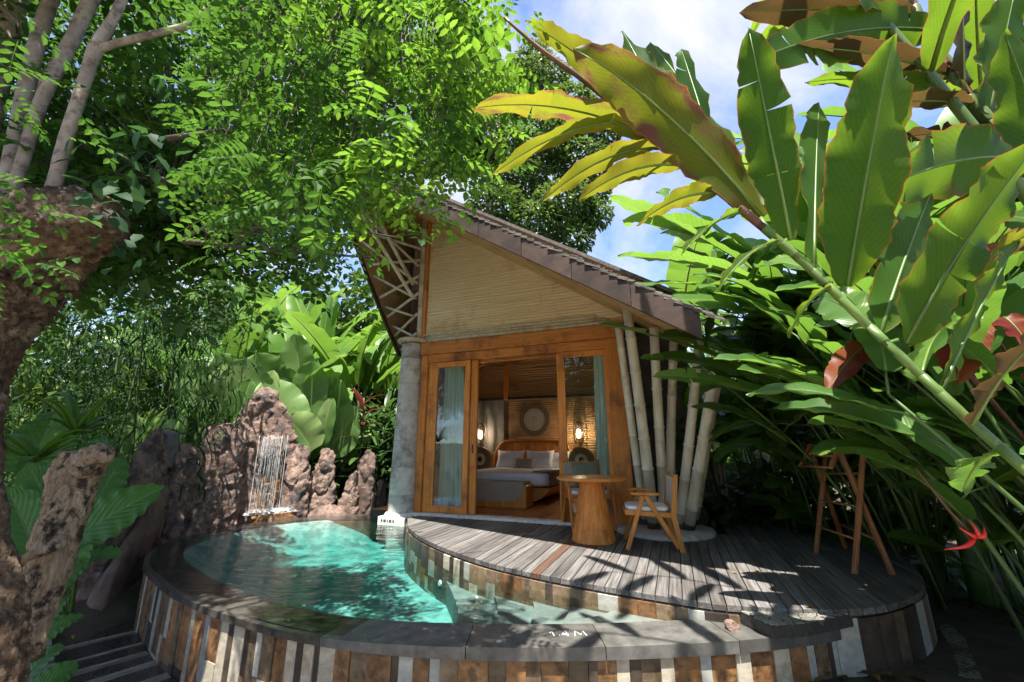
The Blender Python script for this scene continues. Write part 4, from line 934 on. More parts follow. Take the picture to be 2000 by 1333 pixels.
for t in (.5, .97): part('rung', 'rackwood', tube([rkp(on(A2, at(1563, 912, 4.7), t)), rkp(on(B2, at(1622, 915, 4.1), t))], .010, 8), True, rk)
# air conditioner behind the posts
ac = at(1390, 930, 6.9); acu = thing('air_conditioner', 'grey louvred air conditioner unit behind the bamboo posts', 'air conditioner', (ac.x, ac.y, ac.z - .3), -.35)
part('casing', 'acgrey', bx(-.2, .2, -.15, .15, 0, .6, .012), parent=acu)
for i in range(6): part('louvre', 'black', bx(-.17 + i * .06, -.14 + i * .06, -.156, -.151, .05, .55), parent=acu)
part('stand', 'acgrey', [bx(-.18, -.14, -.1, .1, -.6, 0), bx(.14, .18, -.1, .1, -.6, 0)], parent=acu)
# neighbouring house far right
wl = at(1425, 815, 10.5)
nb = thing('garden_house', 'tan plastered garden house with shingle eaves behind the plants on the right', 'house', (wl.x, 10.5, 0), -.1)
part('wall', 'tanwall', bx(-1.2, 1.0, 0, .2, -.2, 2.3), parent=nb)
part('wall', 'tanwall', bx(.8, 1.0, .2, 3.0, -.2, 2.3), parent=nb)
hr = part('roof', 'shingle', ([(-1.6, -.7, 2.05), (1.8, -.7, 2.05), (1.8, 3, 3.6), (-1.6, 3, 3.6), (-1.6, -.7, 2.2), (1.8, -.7, 2.2), (1.8, 3, 3.75), (-1.6, 3, 3.75)], [(0, 3, 2, 1), (4, 5, 6, 7), (0, 1, 5, 4), (1, 2, 6, 5), (2, 3, 7, 6), (3, 0, 4, 7)]), parent=nb)
for i in range(5):
    x = -1.1 + i * .42; part('red_brick', 'plank_red', bx(x, x + .38, -.03, -.002, 2.0 - .26, 2.0 - .06, .01), parent=nb)
# ---------------------------------------------------------------- rocks and waterfall
def rock_col(c, w, dp, h, rz=0.0, lean=(0, 0), taper=0.55, seed=0, rough=0.16, n=72, m=72, flat=0.0, power=0.75, z0=-0.3, spike=0.0):
    """one weathered upright rock: faceted planes, broken ledges and a crumbly skin"""
    v = []; f = []; c = Vector(c); cr_, sr_ = math.cos(rz), math.sin(rz); H = h - z0; rr = random.Random(seed * 13 + 5)
    planes = []
    for k in range(9):                     # slicing planes give the block its broken faces
        a = rr.uniform(0, 2 * PI); e = rr.uniform(-.15, .75)
        planes.append((Vector((math.cos(a) * math.cos(e), math.sin(a) * math.cos(e), math.sin(e))), rr.uniform(.55, .9)))
    sc_ = min(max((w + dp) / 2, .2), 1.0); smooth_ = rough < .045
    for i in range(m + 1):
        t = i / m; z = z0 + H * t
        k = (1 - (1 - taper) * t ** 1.1) * (1 if t < .84 else max(1 - ((t - .84) / .16) ** 2.4, 0.0) ** .6)
        for j in range(n):
            a = 2 * PI * j / n
            ca, sa = math.cos(a), math.sin(a)
            x = math.copysign(abs(ca) ** power, ca) * w / 2 * k; y = math.copysign(abs(sa) ** power, sa) * dp / 2 * k
            if not smooth_:
                u = Vector((x / (w / 2), y / (dp / 2), (z - z0 - H * .35) / (H * .62)))
                for pn, pd in planes:
                    e = u.dot(pn)
                    if e > pd: u -= pn * (e - pd) * .82
                x, y, z2 = u.x * w / 2, u.y * dp / 2, u.z * H * .62 + z0 + H * .35
            else: z2 = z
            q = Vector((x, y, z2)) + Vector((seed * 7.1, seed * 3.3, 0))
            big = noise.fractal(q * 1.8, .8, 2.1, 4)
            vd_ = noise.voronoi(Vector((q.x * 3.6, q.y * 3.6, q.z * 2.4)))[0]; crack = min((vd_[1] - vd_[0]) * 2.2, .55) - .4
            vd2 = noise.voronoi(q * 9)[0]; crack2 = min((vd2[1] - vd2[0]) * 2.0, .5) - .35
            fine = noise.fractal(q * 13, .7, 2.2, 4)
            disp = rough * (.35 * big + .75 * crack + (0 if smooth_ else .16 * crack2 + .15 * fine))
            d = Vector((x, y, 0)); L = d.length; d = d / L if L > 1e-5 else Vector((0, 0, 0))
            X, Y = x + d.x * disp + lean[0] * t * t, y + d.y * disp + lean[1] * t * t
            zz = z2 + rough * .30 * (fine + big) * min(t * 2, 1)
            v.append((c.x + X * cr_ - Y * sr_, c.y + X * sr_ + Y * cr_, c.z + zz))
    for i in range(m):
        for j in range(n): k = (j + 1) % n; f.append((i * n + j, i * n + k, (i + 1) * n + k, (i + 1) * n + j))
    f.append(tuple(m * n + j for j in range(n)))
    return v, f
wf = thing('waterfall_rock', 'tall reddish waterfall rock with water running down its recess', 'rock', (0, 0, 0))
def rk_part(name, mat, parent, *a, **k): return MB().add(*rock_col(*a, **k)).build(name, MT[mat], parent, True)
rk_part('rock_back', 'rock', wf, (-4.74, 8.22, -.12), 2.3, .72, 2.36, .67, (-.30, 0), .34, 4, .12, 110, 90)
rk_part('rock_column', 'rock', wf, (-5.06, 7.45, -.12), 1.15, .75, 1.62, .9, (-.05, .1), .50, 1, .13, 84, 84)
rk_part('rock_column', 'rock', wf, (-4.08, 8.14, -.12), .56, .5, 1.42, .67, (.05, 0), .50, 3, .10)
rk_part('rock_lip', 'rock', wf, (-4.52, 8.00, 1.06), .46, .45, .24, .67, (0, 0), .9, 5, .05, 30, 16, z0=-.1)
rk_part('rock_recess', 'rock_ochre', wf, (-4.52, 8.10, -.12), .60, .42, 1.20, .67, (0, 0), .9, 6, .08)
rk_part('rock_foot', 'rock', wf, (-4.95, 7.0, -.14), .70, .55, .66, 1.1, (.05, 0), .5, 7, .12)
rk_part('rock_foot', 'rock_ochre', wf, (-4.22, 7.86, -.14), .85, .30, .13, .72, (0, 0), .9, 8, .05, 40, 14, z0=-.15)
# falling water: thin uneven streams
b = MB(); wd = Vector((.78, .62, 0)).normalized(); fn_ = Vector((.62, -.78, 0))
for i in range(70):
    t = max(min(random.gauss(0, .28), .5), -.5)
    p0 = Vector((-4.42, 7.80, 1.30)) + wd * t * .46 + Vector((0, 0, random.uniform(-.03, .02)))
    L = random.choice([1.0, 1.0, .95, .5, .3]); r = random.uniform(.001, .0036)
    pts = []; nseg = 26
    for k in range(nseg + 1):
        s_ = k / nseg * L; pts.append(p0 + fn_ * (.02 + .05 * math.sqrt(s_)) + Vector((random.uniform(-.006, .006), random.uniform(-.006, .006), -1.29 * s_)))
    b.add(*tube(pts, [r * random.choice((.1, .5, .9, 1.3)) for _ in pts], 5))
wfw = tag(b.build('waterfall', MT['fall'], None, True), 'thin streams of falling water in the recess of the tall rock', 'waterfall'); wfw['kind'] = 'stuff'
b = MB()
for i in range(1600):
    a = random.uniform(-.36, .36); q = Vector((-4.28, 7.78, -.0)) + wd * a + fn_ * random.gauss(.0, .06) + Vector((0, 0, random.uniform(-.0, .02) + abs(random.gauss(0, .02))))
    r = random.uniform(.002, .006)
    b.add([q + Vector((r, 0, 0)), q + Vector((-r * .5, r * .8, 0)), q + Vector((-r * .5, -r * .8, 0)), q + Vector((0, 0, r))], [(0, 1, 3), (1, 2, 3), (2, 0, 3), (0, 2, 1)])
b.add(*rock_col((-4.26, 7.78, -.01), .85, .24, .02, .67, (0, 0), .95, 12, .03, 30, 4, z0=-.02))
tag(b.build('splash_foam', MT['foam']), 'white foam where the waterfall lands beside the pool', 'foam', None, 'stuff')
def rock(label, cols, mat='rock'):
    t = thing('garden_rock', label, 'rock', (0, 0, 0), 0, 'rocks around the pool')
    for k, c in enumerate(cols): rk_part('rock_column', c.pop('mat', mat), t, *c.pop('a'), **c)
rock('pointed reddish rock just right of the waterfall', [dict(a=((-3.72, 8.42, -.12), .74, .5, 1.20, -.3, (.04, 0), .42, 21, .13)), dict(a=((-3.92, 8.36, -.12), .34, .35, .85, -.3, (.1, 0), .4, 22, .10))])
rock('low pale rock ledge right of the waterfall at the water line', [dict(a=((-3.45, 8.22, -.15), 1.05, .34, .22, .25, (0, 0), .75, 24, .10, 44, 16))])
rock('purple grey pointed rock next to the stone pillar', [dict(a=((-2.92, 8.62, -.15), .74, .40, 1.22, -.25, (.02, 0), .34, 26, .09), mat='rock_dark'), dict(a=((-3.20, 8.52, -.15), .56, .38, .80, -.3, (.12, 0), .35, 27, .09)), dict(a=((-2.62, 8.66, -.15), .34, .35, .62, -.3, (0, 0), .5, 28, .08), mat='rock_dark')])
rock('broad brown rock wall rising along the left of the gutter', [
    dict(a=((-5.12, 6.05, -.75), 2.5, .62, 2.15, 1.96, (.42, .05), .36, 31, .14, 120, 90), mat='rock'),
    dict(a=((-5.12, 6.78, -.5), .95, .7, 1.65, 1.8, (.05, .1), .5, 36, .14), mat='rock'),
    dict(a=((-4.80, 5.60, -.8), 1.9, .40, 1.28, 1.96, (.25, -.05), .6, 32, .05, 90, 60), mat='rock_dark'),
    dict(a=((-4.78, 6.70, -.3), .7, .6, .62, 1.9, (0, 0), .4, 34, .12), mat='rock')])
rock('narrow reddish rock finger left of the brown rock wall', [dict(a=((-5.45, 5.75, -.5), .42, .4, 1.55, -.6, (.18, .05), .55, 35, .11))])
rock('smooth grey boulder resting behind the brown rock wall', [dict(a=((-5.35, 6.55, 1.0), .36, .34, .36, 0, (0, 0), .7, 41, .03, 28, 18), power=1.0, z0=-.2, mat='acgrey')])
cl = gr(1430, 1226, -.1)
o = MB().add(*rock_col((cl.x, cl.y, rim_top(cl) - .004), .13, .10, .065, .3, (0, 0), .5, 51, .05, 28, 18, z0=0.0)).build('coral_stone', MT['rock'], None, True); tag(o, 'lumpy pinkish coral stone lying on the pool rim', 'stone')

# ---------------------------------------------------------------- leaves
def PRF(kind):
    return {'banana': lambda t: (4 * min(max(t * .97 + .02, 0), 1) * (1 - min(t, 1))) ** .42 if t < 1 else 0.0,
            'ginger': lambda t: 2.02 * (t + .01) ** .55 * max(1 - t, 0) ** .62 * .80,
            'paddle': lambda t: max(1 - abs(2 * t - .92) ** 2.3 / 1.22, 0) ** .62 if t < 1 else 0.0,
            'helic': lambda t: 1.9 * (t + .015) ** .5 * max(1 - t, 0) ** .58 * .86,
            'aloc': lambda t: 1.62 * (t + .06) ** .36 * max(1 - t, 0) ** .72,
            'strap': lambda t: 1.75 * (t + .03) ** .4 * max(1 - t, 0) ** .7}[kind]
def leaf_grid(mid, wid, prof, nL, nW, fold, ripple, rf, seed, strips=None, tear=0.0):
    """mid(t)->(pos, tangent, side, normal).  strips: list of cut positions per side (torn blades)"""
    b = MB(); rnd = random.Random(seed)
    for sd in (-1, 1):
        cuts = [0.0, 1.0] if strips is None else [0.0] + sorted(rnd.uniform(.08, .95) for _ in range(strips)) + [1.0]
        for a, c in zip(cuts, cuts[1:]):
            if c - a < .012: continue
            rows = max(2, int(round(nL * (c - a)))); dr = rnd.uniform(-1, 1) * tear; sk = rnd.uniform(-.02, .03) * (strips is not None)
            v = []; uv = []
            for i in range(rows + 1):
                t = a + (c - a) * i / rows; p, tg, sv, nv = mid(t); w = wid * .5 * prof(t)
                shrink = 1.0 if strips is None else 1 - .0
                for j in range(nW + 1):
                    x = j / nW
                    along_ = (sk * x * x - (0.006 * x if strips is not None and i == rows else 0) + (0.006 * x if strips is not None and i == 0 and a > 0 else 0))
                    rp = ripple * wid * x ** 2 * math.sin(rf * t * 2 * PI + seed * 1.7 + sd) + .4 * ripple * wid * x ** 3 * math.sin(rf * 2.7 * t * 2 * PI + seed)
                    ed = 1 + (.05 * math.sin(rf * 3.3 * t * 2 * PI + seed * 2 + sd * 2) * x if ripple > 0.02 else 0)
                    z = fold * w * x * (1 - .55 * x) + rp + dr * w * x * x
                    q = p + sv * (sd * w * x * shrink * ed) + nv * z + tg * (along_ * wid * 2)
                    v.append(q); uv.append((.5 + sd * .5 * x, t))
            f = []
            for i in range(rows):
                for j in range(nW):
                    q = (i * (nW + 1) + j, i * (nW + 1) + j + 1, (i + 1) * (nW + 1) + j + 1, (i + 1) * (nW + 1) + j)
                    f.append(q if sd > 0 else q[::-1])
            b.add([tuple(q) for q in v], f, uv)
    return b
def shared_leaf(kind, L, W, arch, fold, ripple, rf, seed, nL=14, nW=3, strips=None, tear=0.0, twist=0.0):
    def mid(t):
        n = 24; p = Vector((0, 0, 0)); k = int(t * n)
        for i in range(k): a = arch * ((i + .5) / n) ** 1.4; p += Vector((0, math.cos(a), -math.sin(a))) * (L / n)
        fr = t * n - k; a = arch * t ** 1.4; p += Vector((0, math.cos(a), -math.sin(a))) * (L / n * fr)
        tg = Vector((0, math.cos(a), -math.sin(a))); nv = Vector((0, math.sin(a), math.cos(a))); sv = Vector((1, 0, 0))
        tw = twist * t; return p, tg, sv * math.cos(tw) + nv * math.sin(tw), nv * math.cos(tw) - sv * math.sin(tw)
    b = leaf_grid(mid, W, PRF(kind), nL, nW, fold, ripple, rf, seed, strips, tear)
    P = [mid(t)[0] - Vector((0, 0, .004)) for t in np.linspace(0, .96, 7)]
    v, f = tube(P, [.012 * L * (1 - .8 * i / 6) for i in range(7)], 5); b.add(v, f, [(.5, .5)] * len(v))
    return b
def variants(name, mat, specs): return [shared_leaf(**s).mesh(name, MT[mat], True) for s in specs]
LV = {}
LV['banana'] = variants('leaf_blade', 'banana', [dict(kind='banana', L=1.0, W=.32, arch=a, fold=.25, ripple=.02, rf=5, seed=i, nL=22, nW=3, strips=s, tear=.35, twist=tw) for i, (a, s, tw) in enumerate([(.5, 3, .1), (.9, 5, -.2), (1.3, 7, .2), (.25, 2, 0), (1.0, 9, .4)])])
LV['paddle'] = variants('leaf_blade', 'paddle', [dict(kind='paddle', L=1.0, W=.52, arch=a, fold=.22, ripple=.018, rf=3, seed=i + 10, nL=16, nW=4, twist=tw) for i, (a, tw) in enumerate([(.25, 0), (.6, .2), (.9, -.2), (.1, .1)])])
LV['helic'] = variants('leaf_blade', 'helic', [dict(kind='helic', L=1.0, W=.40, arch=a, fold=.3, ripple=.03, rf=4, seed=i + 20, nL=18, nW=3, strips=s, tear=.2, twist=tw) for i, (a, s, tw) in enumerate([(.6, None, .2), (1.0, 2, -.3), (.8, None, .4), (1.3, 3, -.1), (.35, None, 0)])])
LV['ginger'] = variants('leaf_blade', 'ginger', [dict(kind='ginger', L=1.0, W=.24, arch=a, fold=.3, ripple=.055, rf=4, seed=i + 30, nL=20, nW=3, twist=tw) for i, (a, tw) in enumerate([(.5, .2), (.8, -.3), (1.0, .3), (.3, 0)])])
LV['aloc'] = variants('leaf_blade', 'aloc', [dict(kind='aloc', L=1.0, W=.62, arch=a, fold=.2, ripple=.03, rf=7, seed=i + 40, nL=22, nW=5, twist=tw) for i, (a, tw) in enumerate([(.5, 0), (.8, .2), (.35, -.2)])])
LV['cordy'] = variants('leaf_blade', 'cordy', [dict(kind='strap', L=1.0, W=.17, arch=a, fold=.5, ripple=.02, rf=3, seed=i + 50, nL=10, nW=2) for i, a in enumerate((.6, 1.0, .3))])
LV['fern'] = variants('leaf_blade', 'fern', [dict(kind='strap', L=1.0, W=.13, arch=a, fold=.3, ripple=.06, rf=5, seed=i + 60, nL=16, nW=2) for i, a in enumerate((.9, 1.3, .6))])
LV['shade'] = variants('leaf_blade', 'lf_shrub', [dict(kind='helic', L=1.0, W=.24, arch=a, fold=.3, ripple=.02, rf=4, seed=i + 70, nL=10, nW=2) for i, a in enumerate((.6, 1.0, .3))])
def put_leaf(parent, kind, base, d, up, size, rnd=random):
    me = rnd.choice(LV[kind]); ws = rnd.uniform(.85, 1.15)
    return link('leaf', me, parent, orient(d, up, base, (size * ws, size, size)))
def ribbon(parent, mat, base, tip, wid, sag, face, kind='ginger', seed=0, fold=.25, ripple=.05, rf=3.5, nL=26, nW=5, name='leaf', strips=None, tear=0.0, rib=.006):
    """a single blade hung between two points, its face turned towards `face`"""
    base, tip = Vector(base), Vector(tip); ctrl = (base + tip) / 2 + Vector(sag)
    face = Vector(face)
    def mid(t):
        p = base * (1 - t) ** 2 + ctrl * 2 * t * (1 - t) + tip * t * t
        tg = ((ctrl - base) * (1 - t) + (tip - ctrl) * t).normalized()
        sv = tg.cross(face).normalized(); nv = sv.cross(tg).normalized()
        a = .35 * math.sin(2.1 * t + seed); return p, tg, sv * math.cos(a) + nv * math.sin(a), nv * math.cos(a) - sv * math.sin(a)
    b = leaf_grid(mid, wid, PRF(kind), nL, nW, fold, ripple, rf, seed, strips, tear)
    P = [mid(t)[0] for t in np.linspace(0, .97, 9)]
    o = b.build(name, MT[mat], parent, True)
    MB().add(*tube(P, [rib * (1 - .8 * i / 8) for i in range(9)], 6)).build('midrib', MT['stalk'], o, True)
    return o
# small leaf templates
def tmpl_leaf(w, fold=.25, bend=.12):
    v = np.array([(0, 0, 0), (-w * .8, .3, fold * w), (0, .32, bend * .1), (w * .8, .3, fold * w), (-w * .75, .66, fold * w - bend * .4), (0, .68, -bend * .4), (w * .75, .66, fold * w - bend * .4), (0, 1, -bend)], np.float32)
    f = [(0, 2, 1), (0, 3, 2), (1, 2, 5, 4), (2, 3, 6, 5), (4, 5, 7), (5, 6, 7)]
    return v, f
def tmpl_flat(w):
    return np.array([(0, 0, 0), (w, .45, .06), (0, 1, -.1), (-w, .45, .06)], np.float32), [(0, 1, 2, 3)]
def scatter(b, tv, tf, pos, dirs, ups, scl):
    pos, dirs, ups = (np.asarray(q, np.float32).reshape(-1, 3) for q in (pos, dirs, ups)); scl = np.asarray(scl, np.float32).reshape(-1)
    y = dirs / np.maximum(np.linalg.norm(dirs, axis=1, keepdims=True), 1e-6)
    z = ups - y * (ups * y).sum(1, keepdims=True); z /= np.maximum(np.linalg.norm(z, axis=1, keepdims=True), 1e-6); x = np.cross(y, z)
    n, k = len(pos), len(tv)
    V = (tv[None, :, 0:1] * x[:, None] + tv[None, :, 1:2] * y[:, None] + tv[None, :, 2:3] * z[:, None]) * scl[:, None, None] + pos[:, None]
    off = (np.arange(n) * k)[:, None, None]
    by = {}
    for q in tf: by.setdefault(len(q), []).append(q)
    b.v.append(V.reshape(-1, 3)); b.uv.append(np.zeros((n * k, 2), np.float32))
    for m, qs in by.items():
        F = np.asarray(qs, np.int32)[None] + off; b.f.append((F.reshape(-1, m) + b.n).astype(np.int32))
    b.n += n * k
def compound(npair, Lr, ll, lw_):
    """pinnate leaf of unit rachis: leaflets in pairs"""
    tv, tf = tmpl_leaf(lw_); b = MB(); pos, dr, up, sc = [], [], [], []
    for i in range(npair):
        t = .14 + .80 * i / (npair - 1); dz = -.22 * t * t
        for sd in (-1, 1):
            pos.append((sd * .008, t, dz)); dr.append((sd * 1.0, .42, -.18)); up.append((0, .1, 1)); sc.append(ll * (1 - .25 * abs(t - .5)))
    pos.append((0, .97, -.21)); dr.append((0, 1, -.45)); up.append((0, .3, 1)); sc.append(ll)
    scatter(b, tv, tf, pos, dr, up, sc)
    r = .006; V = [(-r, 0, 0), (r, 0, 0), (r * .6, .5, -.055), (-r * .6, .5, -.055), (r * .2, 1, -.22), (-r * .2, 1, -.22)]
    b.add(V, [(0, 1, 2, 3), (3, 2, 4, 5)])
    return np.concatenate(b.v), [tuple(q) for a in b.f for q in a.tolist()]
CP = [compound(5, 1, .24, .30), compound(6, 1, .22, .27), compound(4, 1, .27, .34)]
OV = tmpl_leaf(.34, .2, .18)
def rdir(n): q = RNG.normal(size=(n, 3)); return q / np.linalg.norm(q, axis=1, keepdims=True)
def cloud(b, tmpl, c, rad, n, smin, smax, droop=.3, shell=.5, upw=.7):
    d = rdir(n); r = RNG.uniform(0, 1, n) ** (1 / 3); r = shell + (1 - shell) * r if shell < 1 else r
    r = np.where(RNG.uniform(0, 1, n) < .75, r, RNG.uniform(.2, 1, n))
    pos = np.asarray(c) + d * r[:, None] * np.asarray(rad)
    dirs = d + rdir(n) * .9 + np.array([0, 0, -droop]); ups = np.array([0, 0, upw]) + d * .5 + rdir(n) * .5
    scatter(b, *tmpl, pos, dirs, ups, RNG.uniform(smin, smax, n))
CAMP = Vector((0, 0, CAM_H))
def gz(x, y): return ground_z(x, y)
# ---------------------------------------------------------------- left foreground tree with its burl, stems and leafy roof
def wob_noise(sc, amp, seed):
    def w(i, j): return 1 + amp * noise.fractal(Vector((math.cos(j) * 1.3 + seed, math.sin(j) * 1.3, i * sc)), .8, 2, 4)
    return w
def organic(pts, rad, n, sub, amp, sc, seed, fine=.3, zs=1.0):
    """thick gnarled limb: a swept surface pushed in and out by noise"""
    P = spline([Vector(p) for p in pts], sub); R = spline([Vector((r, 0, 0)) for r in rad], sub); R = [q.x for q in R]
    v, f = tube(P, R, n)
    out = []
    for k, q in enumerate(v):
        i = min(k // n, len(P) - 1); d = Vector(q) - P[i]; L = d.length
        if L > 1e-6:
            s_ = Vector((q[0] * sc, q[1] * sc, q[2] * sc * zs)) + Vector((seed, 0, seed))
            a = noise.fractal(s_, .8, 2.1, 5) + .7 * (abs(noise.noise(s_ * 1.9)) - .25) + fine * noise.fractal(s_ * 4.5, .9, 2.2, 4)
            out.append(P[i] + d * max(1 + amp * a, .35))
        else: out.append(q)
    return out, f
lt = thing('leaning_tree', 'burled old tree with pale stems and a pinnate leaf canopy at the left', 'tree', (-3.4, 2.3, gz(-3.4, 2.3)))
base_l = Vector(lt.location)
def L_(p): return Vector(p) - base_l
tr = [(-60, 1500, 2.45, 60), (-40, 1300, 2.55, 62), (-30, 1180, 2.65, 54), (-36, 1050, 2.7, 36), (-46, 920, 2.72, 34), (-55, 800, 2.72, 42), (-52, 705, 2.7, 58), (-35, 600, 2.68, 88), (22, 505, 2.66, 104), (95, 458, 2.62, 84), (155, 440, 2.58, 66), (203, 430, 2.55, 48), (224, 428, 2.54, 26)]
v, f = organic([L_(at(u, w_, y)) for u, w_, y, r in tr], [r * mpp(u, w_, y) for u, w_, y, r in tr], 120, 16, .11, 6.5, 3, 1.1)
MB().add(v, f).build('trunk', MT['bark_burl'], lt, True)
v, f = organic([L_(at(u, w_, y)) for u, w_, y in [(120, 385, 2.62), (150, 395, 2.58), (195, 415, 2.53), (228, 440, 2.5)]], [r * mpp(150, 400, 2.6) for r in (24, 26, 24, 10)], 20, 6, .3, 6.0, 5)
MB().add(v, f).build('cut_stub', MT['bark_dark'], lt, True)
for pts in ([(0, 440, 2.75, 19), (45, 200, 2.85, 17), (80, 60, 2.9, 16), (125, -80, 2.95, 15)], [(-10, 480, 2.7, 15), (40, 330, 2.72, 14), (80, 200, 2.75, 14), (140, 80, 2.8, 15), (205, -60, 2.85, 17)],
            [(100, 385, 2.62, 16), (130, 270, 2.6, 15), (165, 160, 2.58, 14), (190, 90, 2.56, 15), (225, 30, 2.55, 11), (262, -60, 2.55, 10)], [(186, 98, 2.56, 11), (240, 82, 2.6, 9), (320, 62, 2.65, 8.5), (375, 45, 2.7, 8.5), (430, -10, 2.75, 8)],
            [(-40, 300, 3.0, 30), (-5, 120, 3.1, 30), (35, -60, 3.2, 30)], [(45, 240, 2.9, 6), (75, 170, 2.92, 6), (150, 40, 2.95, 5)]):
    P = [L_(at(u, w_, y)) for u, w_, y, r in pts]; v, f = organic(P, [r * .74 * mpp(u, w_, y) for u, w_, y, r in pts], 14, 6, .06, 7, 2)
    MB().add(v, f).build('stem', MT['bark_pale'], lt, True)
# boughs reaching over the pool, with twigs
def canopy_z(x, y): return 2.60 + .34 * (x + 4.6) + .10 * (y - 2)
TW = []
bough = [[(-2.55, 2.55, 3.3), (-1.9, 2.9, 3.75), (-1.2, 3.2, 3.95), (-.5, 3.5, 4.1)], [(-2.6, 2.6, 3.0), (-2.2, 3.3, 3.25), (-1.8, 3.9, 3.35), (-1.3, 4.4, 3.5)], [(-2.9, 2.6, 3.2), (-3.1, 3.4, 3.3), (-3.2, 4.1, 3.3)],
         [(-2.3, 2.4, 3.6), (-1.6, 2.1, 3.9), (-.9, 1.9, 4.0), (-.4, 2.0, 4.0)], [(-2.4, 2.7, 2.55), (-1.9, 3.2, 2.72), (-1.4, 3.9, 3.0)]]
for P in bough:
    q = spline([L_(p) for p in P], 5); MB().add(*tube(q, [.022 * (1 - .7 * i / len(q)) for i in range(len(q))], 7)).build('bough', MT['bark_dark'], lt, True)
bl, bd = MB(), MB(); twb = MB()
def spray(c, n, dens_mat, spread=.30, lsz=(.27, .42)):
    c = Vector(c); a0 = random.uniform(0, 2 * PI)
    for k in range(n):
        a = a0 + k * 2.4 + random.uniform(-.5, .5); d = Vector((math.cos(a), math.sin(a), random.uniform(-.75, .25)))
        p = c + Vector((random.gauss(0, spread * .5), random.gauss(0, spread * .5), random.gauss(0, .10)))
        tv, tf = random.choice(CP)
        scatter(dens_mat, tv, tf, [p], [d], [Vector((random.gauss(0, .35), random.gauss(0, .35), 1))], [random.uniform(*lsz)])
def nearest(p): return min((q for P in bough for q in spline(P, 4)), key=lambda q: (q - Vector(p)).length)
sp_n = 0
for k in range(330):                       # denser far-left storey, and unseen sprays added above to shade stems and canopy
    if k < 190: x, y, z = random.uniform(-6.0, -3.3), random.uniform(.2, 3.0), random.uniform(5.4, 6.3)
    else: x, y, z = random.uniform(-7.5, -2.9), random.uniform(3.6, 6.9), random.uniform(3.5, 5.2)
    if k >= 190 and (x / y > -.80 or y > 5.6 and x / y > -.95): continue
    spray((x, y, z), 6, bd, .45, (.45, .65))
for k in range(1050):
    x, y = random.uniform(-6.6, -.18), random.uniform(1.0, 5.0)
    if x < -4.7 and y < 3: continue
    if y > 4.6 - .25 * max(x + 2.2, 0) : continue
    left = sm(-1.2, -3.0, x)
    if random.random() > .40 + .60 * left: continue
    if x / y < -.80 and y < 2.9: continue
    if x / y > -.46: continue
    z = canopy_z(x, y) + abs(random.gauss(0, .30 + .3 * left)) + (random.uniform(.2, 1.0) if random.random() < .3 else 0)
    spray((x, y, z), random.randint(4, 6), bd if random.random() < .30 + .65 * left else bl); sp_n += 1  # shaded leaf tone towards the left, lit tone towards the right
    q = nearest((x, y, z)); m_ = (q + Vector((x, y, z))) / 2 + Vector((0, 0, .1)); twb.add(*tube([q, m_, Vector((x, y, z))], [.007, .005, .003], 4, False))
for k in range(330):                       # the bough end nearest the viewer
    u, v_ = random.uniform(420, 985), random.uniform(-120, 480)
    if (u > 640 and v_ > 395) or (u > 860 and v_ > 330) or (u > 900 and random.random() < .5): continue
    y = random.uniform(1.35, 2.5); p = at(u, v_, y)
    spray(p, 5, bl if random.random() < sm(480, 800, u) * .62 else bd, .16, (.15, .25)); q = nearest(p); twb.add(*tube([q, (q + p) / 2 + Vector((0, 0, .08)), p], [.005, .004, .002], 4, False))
# bright hanging sprays in front, and low leaves before the trunk
for u, v_, y, n in ((600, 120, 1.9, 6), (660, 170, 2.0, 7), (560, 200, 2.1, 6), (720, 220, 2.3, 7), (800, 130, 2.4, 7), (860, 90, 2.6, 7), (900, 160, 2.7, 7), (830, 330, 2.4, 5), (760, 360, 2.4, 5), (700, 400, 2.5, 5), (640, 330, 2.3, 5), (860, 370, 2.5, 5), (740, 290, 2.2, 5), (930, 120, 2.2, 5), (680, 80, 2.2, 7), (770, 60, 2.4, 7), (600, 30, 2.0, 6), (910, 250, 2.4, 5), (860, 240, 2.3, 5), (690, 470, 2.7, 5)):
    p = at(u, v_, y); spray(p, n, bl, .18, (.18, .28)); q = nearest(p); twb.add(*tube([q, (q + p) / 2 + Vector((0, 0, .12)), p], [.008, .006, .003], 5, False))
for u, v_, y, n in tuple((random.uniform(-40, 430), random.uniform(-80, 340), random.uniform(3.1, 4.6), 6) for _ in range(130)) + tuple((random.uniform(250, 680), random.uniform(400, 520), random.uniform(3.8, 5.0), 6) for _ in range(26)) + ((480, 470, 3.9, 7), (540, 480, 4.0, 8), (600, 480, 4.1, 8), (430, 450, 3.8, 7), (350, 470, 3.6, 7), (280, 500, 3.4, 7), (660, 470, 4.1, 7), (380, 520, 3.9, 6), (230, 560, 3.5, 6), (470, 560, 4.3, 6), (420, 600, 4.6, 6), (510, 620, 4.8, 5), (330, 600, 4.4, 6)):
    p = at(u, v_, y); spray(p, n, bd, .26, (.34, .50)); q = nearest(p); twb.add(*tube([q, (q + p) / 2 + Vector((0, 0, .15)), p], [.008, .006, .003], 5, False))
for u, v_, y, n in ((40, 60, 1.5, 4), (20, 190, 1.5, 4), (90, 190, 1.55, 3), (30, 320, 1.5, 3), (60, 370, 1.5, 3), (20, 400, 1.5, 3), (10, 480, 1.6, 3), (60, 540, 1.6, 2), (110, 430, 1.6, 2)):
    p = at(u, v_, y); spray(p, n, bd, .10, (.16, .24))
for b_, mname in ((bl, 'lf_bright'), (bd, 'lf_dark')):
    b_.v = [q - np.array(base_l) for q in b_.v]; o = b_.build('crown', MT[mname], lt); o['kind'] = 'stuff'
twb.v = [q - np.array(base_l) for q in twb.v]; o = twb.build('twigs', MT['bark_dark'], lt); o['kind'] = 'stuff'
